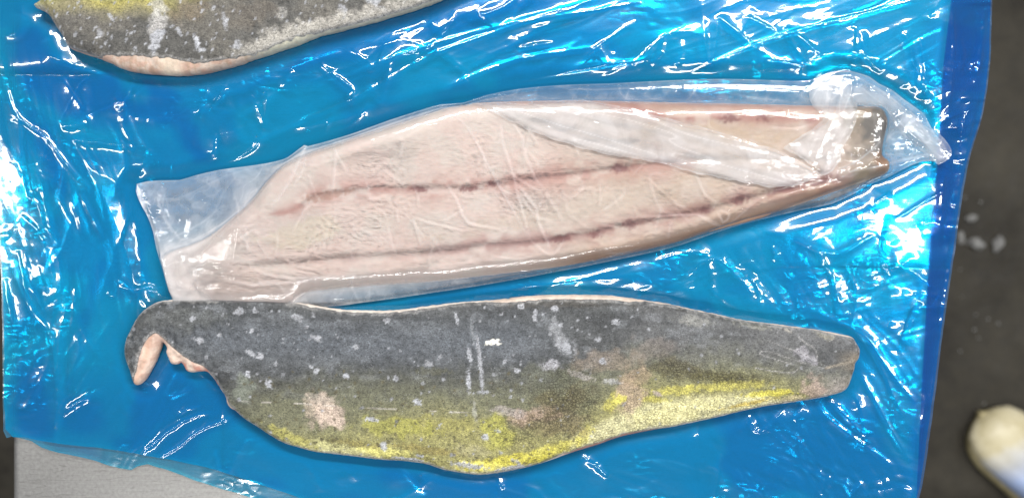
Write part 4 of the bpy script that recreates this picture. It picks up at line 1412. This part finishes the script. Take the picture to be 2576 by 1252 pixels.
def bag_surface(X, Y):
    z0, d = bagged_height(X, Y)
    core = np.where(d > 0, z0, 0)
    # film leaves the rim of the fish and slopes to the table
    dist = np.clip(-d, 0, None)
    side = 0.0085 * np.exp(-dist / 22) + 0.0022 * np.exp(-dist / 70)
    body = np.where(d > 0, np.maximum(core, 0.0085 + 0.0022) + 0.0012 * sstep(0, 14, d), side)
    rel = crease_field(X, Y, BAGL, 0.2, 3.2, 41) + crease_field(X, Y, bag_lines(), 0.12, 3.2, 42)
    rel += 1.0 * facets(X, Y, 45, 44, 1.6) * np.exp(-((d - 8) / 26.0) ** 2)
    rel += 0.8 * facets(X, Y, 44, 90, 1.7) * sstep(.35, .65, fbm(X / 150, Y / 150, 48, 2))
    puck = np.clip(sstep(640, 480, X) + sstep(2050, 2140, X), 0, 1)
    rel += puck * (1.5 * facets(X, Y, 55, 46, 1.6) + .5 * facets(X, Y, 54, 20, 1.4)) + 0.2 * facets(X, Y, 56, 26, 1.6) * sstep(.45, .6, fbm(X / 70, Y / 70, 49, 2))
    return np.maximum(body + rel * 0.001, z0 * (d > 0) + 0.0003)


def bag_film():
    X, Y, q, rim_e = region_grid(lambda a, b: sdf(BAG_S, a, b), 325, 2412, 168, 785, 2.5)
    z = FBASE + 0.0008 + bag_surface(X, Y)
    sb = sdf(BAG_S, X, Y)
    z = FBASE - 0.0008 + (z - FBASE + 0.0008) * sstep(-2, 14, sb) + 0.0015 * sstep(14, -2, sb)
    k = (H - 0.016) / H
    d = sdf(FILLET_S, X, Y)
    v = 0.04 + 0.06 * fbm(X / 90, Y / 90, 201, 4)
    v += 0.10 * sstep(0.5, 0.7, fbm(X / 35, Y / 35, 202, 4)) * sstep(10, -20, d)
    for sd_, sc_, am_ in ((211, 70, .22), (212, 40, .16), (213, 110, .2)):
        nn = fbm(X / sc_ + Y / sc_ * .4, Y / sc_ * 1.5, sd_, 2)
        v += am_ * np.exp(-np.abs(nn - .5) / .012) * fbm(X / 60, Y / 60, sd_ + 4, 2) * (0.06 + .94 * sstep(10, -10, d))
    v += 0.14 * np.exp(-np.abs(d + 4) / 11.0) + 0.34 * np.exp(-np.clip(-d, 0, None) / 26.0) * sstep(3, -3, d) * sstep(1300, 900, X)
    v += 0.20 * sstep(-4, 6, d) * sstep(46, 0, d) * sstep(1300, 1000, X)
    v += 0.10 * sstep(0.35, 0.6, fbm(X / 120, Y / 90, 206, 3)) * sstep(0, 12, d) + 0.17 * sstep(4, -6, d) * sstep(1000, 700, X) * (.4 + fbm(X / 50, Y / 50, 207, 3)) + 0.12 * sstep(5, 0, sb)
    v += 0.10 * sstep(0, -10, d) * sstep(2040, 2100, X) + 0.03 * sstep(0, -20, d) * sstep(720, 500, X)
    v += 0.18 * sstep(560, 420, X) * sstep(600, 660, Y)
    v *= 1 - 0.35 * sstep(1450, 1650, X) * sstep(2000, 1900, X) * sstep(-5, 5, d)
    v *= 1 - 0.55 * sstep(-2, 16, d) * sstep(420, 800, X)
    # stress whitening along sharp folds
    v += 0.17 * np.clip(np.abs(crease_field(X, Y, BAGL, 1.0, 2.0, 41)), 0, 1.2) + 0.13 * np.clip(np.abs(crease_field(X, Y, bag_lines(), 1.0, 1.8, 42)), 0, 1.2)
    v += 0.20 * np.clip(np.abs(crease_field(X, Y, BAGW, 1.0, 3.0, 43)), 0, 1.2)
    wx = (X - CX) * PX * k; wy = -(Y - CY) * PX * k
    mesh_from('front_film', np.stack([wx, wy, z], 1), q, M_bag, bag, {'veil': v})
    X, Y, q, rim_e = region_grid(lambda a, b: sdf(BAG_S, a, b) + .5, 325, 2412, 168, 785, 8.0)
    z = 0.0052 + 0.0004 * fbm(X / 30, Y / 30, 3, 2)
    wx = (X - CX) * PX * k; wy = -(Y - CY) * PX * k
    mesh_from('back_film', np.stack([wx, wy, z], 1), q, M_bag, bag, {'veil': 0.0 * X})
    for i, (poly, veil, ang) in enumerate(FLAPS):
        if i == 1:
            continue
        P = np.array(poly, float) if i != 3 else smooth_poly(poly, 2)
        x0, y0 = P.min(0) - 6; x1, y1 = P.max(0) + 6
        X, Y, q, rim_e = region_grid(lambda a, b: sdf(P, a, b) + 10 * (fbm(a / 26, b / 26, 301 + i, 3) - .5), x0, x1, y0, y1, 2.75)
        ps = sdf(P, X, Y)
        u = X * math.cos(ang) + Y * math.sin(ang)
        v_ = -X * math.sin(ang) + Y * math.cos(ang)
        str_ = fbm(u / 260, v_ / 22, 310 + i, 3) + .5 * facets(X, Y, 58 + i, 30, 1.5)
        z = FBASE + 0.0012 + bag_surface(X, Y) + 0.0006 * sstep(0, 20, ps) + (0.0013 if i != 1 else 0.0003) * str_
        vv = veil * (0.6 + 0.55 * fbm(u / 240, v_ / 16, 320 + i, 4) + 0.5 * (fbm(X / 70, Y / 70, 330 + i, 3) - .5))
        vv += .22 * np.exp(-np.abs(fbm(u / 260, v_ / 30, 340 + i, 2) - .5) / .02)
        vv *= 0.45 + 0.55 * sstep(0, 16, ps)
        vv += 0.10 * sstep(4.0, 1, ps) * fbm(X / 40, Y / 40, 350 + i, 2) * 2
        k2 = (H - 0.020) / H
        wx = (X - CX) * PX * k2; wy = -(Y - CY) * PX * k2
        mesh_from('fold', np.stack([wx, wy, z], 1), q, M_bag, bag, {'veil': vv})


bag_film()


# ------------------------------------------------------------------ things on the floor
def fpx(x, y, z=FLOOR):
    k = (H - z) / H
    return ((x - CX) * PX * k, -(y - CY) * PX * k)


def make_rubber():
    nt = NT('white_rubber')
    co = nt.coord()
    n = nt.noise(co, 14, 5, 0.65)
    g = nt.noise(co, 45, 4, 0.6)
    c = nt.ramp(n, [(0.25, tuple(lin(150, 138, 100))), (0.5, tuple(lin(196, 186, 152))), (0.75, tuple(lin(212, 204, 178)))])
    st = nt.ramp(g, [(0.3, (0.75, 0.72, 0.62)), (0.5, (1, 1, 1))])
    c = nt.mix(0.6, c, st, 'MULTIPLY')
    sx = nt.n('ShaderNodeSeparateXYZ'); nt.l(co, sx.inputs[0])
    vamp = nt.math('MULTIPLY', nt.math('SUBTRACT', nt.math('ADD', sx.outputs[0], nt.math('MULTIPLY', n, 0.06)), 0.085), 14.0, clamp=True)
    c = nt.mix(vamp, c, tuple(lin(160, 178, 214)))
    p = nt.n('ShaderNodeBsdfPrincipled')
    nt.l(c, p.inputs['Base Color'])
    p.inputs['Roughness'].default_value = 0.38
    nt.l(nt.bump(g, 0.3, 0.003), p.inputs['Normal'])
    return nt.done(p.outputs[0])


M_rubber = make_rubber()


def plain(name, col, rough):
    nt = NT(name)
    p = nt.n('ShaderNodeBsdfPrincipled')
    n = nt.noise(nt.coord(), 60, 4, .6)
    c = nt.ramp(n, [(0.3, tuple(np.array(col) * .75)), (0.7, tuple(np.array(col) * 1.15))])
    nt.l(c, p.inputs['Base Color'])
    p.inputs['Roughness'].default_value = rough
    return nt.done(p.outputs[0])


M_sole = plain('boot_sole_rubber', lin(170, 158, 118), .5)
M_blueleg = plain('blue_grey_cover', lin(150, 172, 214), .55)


def loft(name, rings, mat, parent, cap=True):
    n = len(rings[0])
    co = [p for r in rings for p in r]
    q = []
    for j in range(len(rings) - 1):
        for i in range(n):
            a = j * n + i; b = j * n + (i + 1) % n
            q.append((a, b, b + n, a + n))
    m = bpy.data.meshes.new(name)
    fs = [list(f) for f in q]
    if cap:
        fs.append(list(range(n))[::-1]); fs.append([len(co) - n + i for i in range(n)])
    m.from_pydata([tuple(c) for c in co], [], fs)
    m.update()
    m.polygons.foreach_set('use_smooth', [True] * len(fs))
    m.materials.append(mat)
    o = bpy.data.objects.new(name, m)
    COL.objects.link(o)
    o.parent = parent
    return o


def boot():
    tx, ty = fpx(2482, 1046, FLOOR + .03)
    b = empty('rubber_boot', 'worn cream white rubber boot standing on the dark floor beside the table', 'boot', None, (tx, ty, FLOOR))
    ang = math.radians(-52)
    b.rotation_euler.z = ang
    # x axis runs from toe to heel
    st = [(0.000, .012, .016, .012), (0.004, .030, .028, .012), (0.014, .050, .042, .012), (0.035, .062, .056, .012), (0.07, .067, .066, .012),
          (0.12, .058, .078, .012), (0.16, .050, .098, .012), (0.19, .046, .125, .012), (0.23, .045, .145, .012), (0.27, .043, .15, .012),
          (0.295, .034, .14, .012), (0.305, .015, .11, .02)]
    rings = []
    for x, w, hgt, z0 in st:
        r = []
        for k in range(28):
            a = 2 * math.pi * k / 28
            c, s = math.cos(a), math.sin(a)
            y = w * math.copysign(abs(c) ** .8, c)
            z = z0 + (hgt - z0) * (0.35 + 0.65 * s if s > 0 else 0.35 * (1 + s))
            r.append((x, y, z))
        rings.append(r)
    loft('foot', rings, M_rubber, b)
    rings = []
    for z in (0.002, 0.014, 0.02):
        r = []
        e = .004 if z < .018 else 0.001
        for k in range(40):
            a = 2 * math.pi * k / 40
            c, s = math.cos(a), math.sin(a)
            xx = 0.152 - c * (0.156 + e)
            w = np.interp(xx, [t[0] for t in st], [t[1] for t in st]) + e + .002
            w = min(w, .071) * math.sqrt(max(0, 1 - abs(c) ** 6))
            r.append((xx, math.copysign(w, s) * min(1, abs(s) * 3) ** .5, z))
        rings.append(r)
    loft('sole', rings, M_sole, b)
    rings = []
    for t in np.linspace(0, 1, 9):
        z = .09 + t * .22
        r0 = .052 + .012 * t
        rings.append([(0.235 + .0 * t + r0 * 1.15 * math.cos(a), r0 * math.sin(a), z + .03 * math.cos(a) * (1 - t) * -1)
                      for a in [2 * math.pi * k / 28 for k in range(28)]])
    loft('shaft', rings, M_rubber, b, cap=False)
    # trouser leg tucked over the shaft
    rings = []
    for t in np.linspace(0, 1, 10):
        z = .26 + t * .3
        r0 = .072 + .008 * math.sin(t * 9) + .012 * t
        rings.append([(0.235 + r0 * 1.1 * math.cos(a) * (1 + .05 * math.sin(5 * a + t * 6)), r0 * math.sin(a) * (1 + .05 * math.sin(4 * a)), z)
                      for a in [2 * math.pi * k / 28 for k in range(28)]])
    loft('leg_cover', rings, M_blueleg, b, cap=True)


boot()


def make_ice():
    nt = NT('ice')
    p = nt.n('ShaderNodeBsdfPrincipled')
    p.inputs['Base Color'].default_value = (0.3, 0.3, 0.29, 1)
    p.inputs['Roughness'].default_value = 0.25
    p.inputs['Transmission Weight'].default_value = 0.35
    p.inputs['IOR'].default_value = 1.31
    n = nt.noise(nt.coord(), 120, 4, .6)
    nt.l(nt.bump(n, .6, .003), p.inputs['Normal'])
    return nt.done(p.outputs[0])


M_ice = make_ice()


def ice_chips():
    import bmesh
    rnd = random.Random(12)
    spots = [(2415, 597, .012, 'slim ice chip on the floor, nearest the blue film edge'),
             (2453, 612, .019, 'largest ice chip on the floor, in the middle of the row'),
             (2507, 612, .016, 'ice chip on the floor, farthest right of the row'),
             (2441, 548, .011, 'faint ice chip on the floor above the largest one')]
    for x, y, r, lb in spots:
        bm = bmesh.new()
        bmesh.ops.create_icosphere(bm, subdivisions=2, radius=r)
        for v in bm.verts:
            k = 1 + rnd.uniform(-.28, .28)
            v.co = Vector((v.co.x * k, v.co.y * k * .6, max(v.co.z * k * .6, -r * .3)))
        m = bpy.data.meshes.new('ice_chip')
        bm.to_mesh(m); bm.free()
        m.materials.append(M_ice)
        o = bpy.data.objects.new('ice_chip', m)
        COL.objects.link(o)
        wx, wy = fpx(x, y)
        o.location = (wx, wy, FLOOR + r * .3)
        o.rotation_euler.z = rnd.uniform(0, 3)
        tag(o, lb, 'ice', 'ice chips on the floor')
    bm = bmesh.new()
    for i in range(16):
        x = rnd.gauss(2450, 60); y = rnd.gauss(640, 170)
        wx, wy = fpx(x, y)
        r = rnd.uniform(.0012, .0035)
        mt = Matrix.Translation((wx, wy, FLOOR + r * .4)) @ Matrix.Diagonal((1, rnd.uniform(.5, 1), .6, 1))
        bmesh.ops.create_icosphere(bm, subdivisions=1, radius=r, matrix=mt)
    m = bpy.data.meshes.new('ice_crumbs')
    bm.to_mesh(m); bm.free()
    m.materials.append(M_ice)
    o = bpy.data.objects.new('ice_crumbs', m)
    COL.objects.link(o)
    o['kind'] = 'stuff'
    tag(o, 'tiny ice crumbs scattered over the dark concrete floor beside the table', 'ice crumbs')


ice_chips()
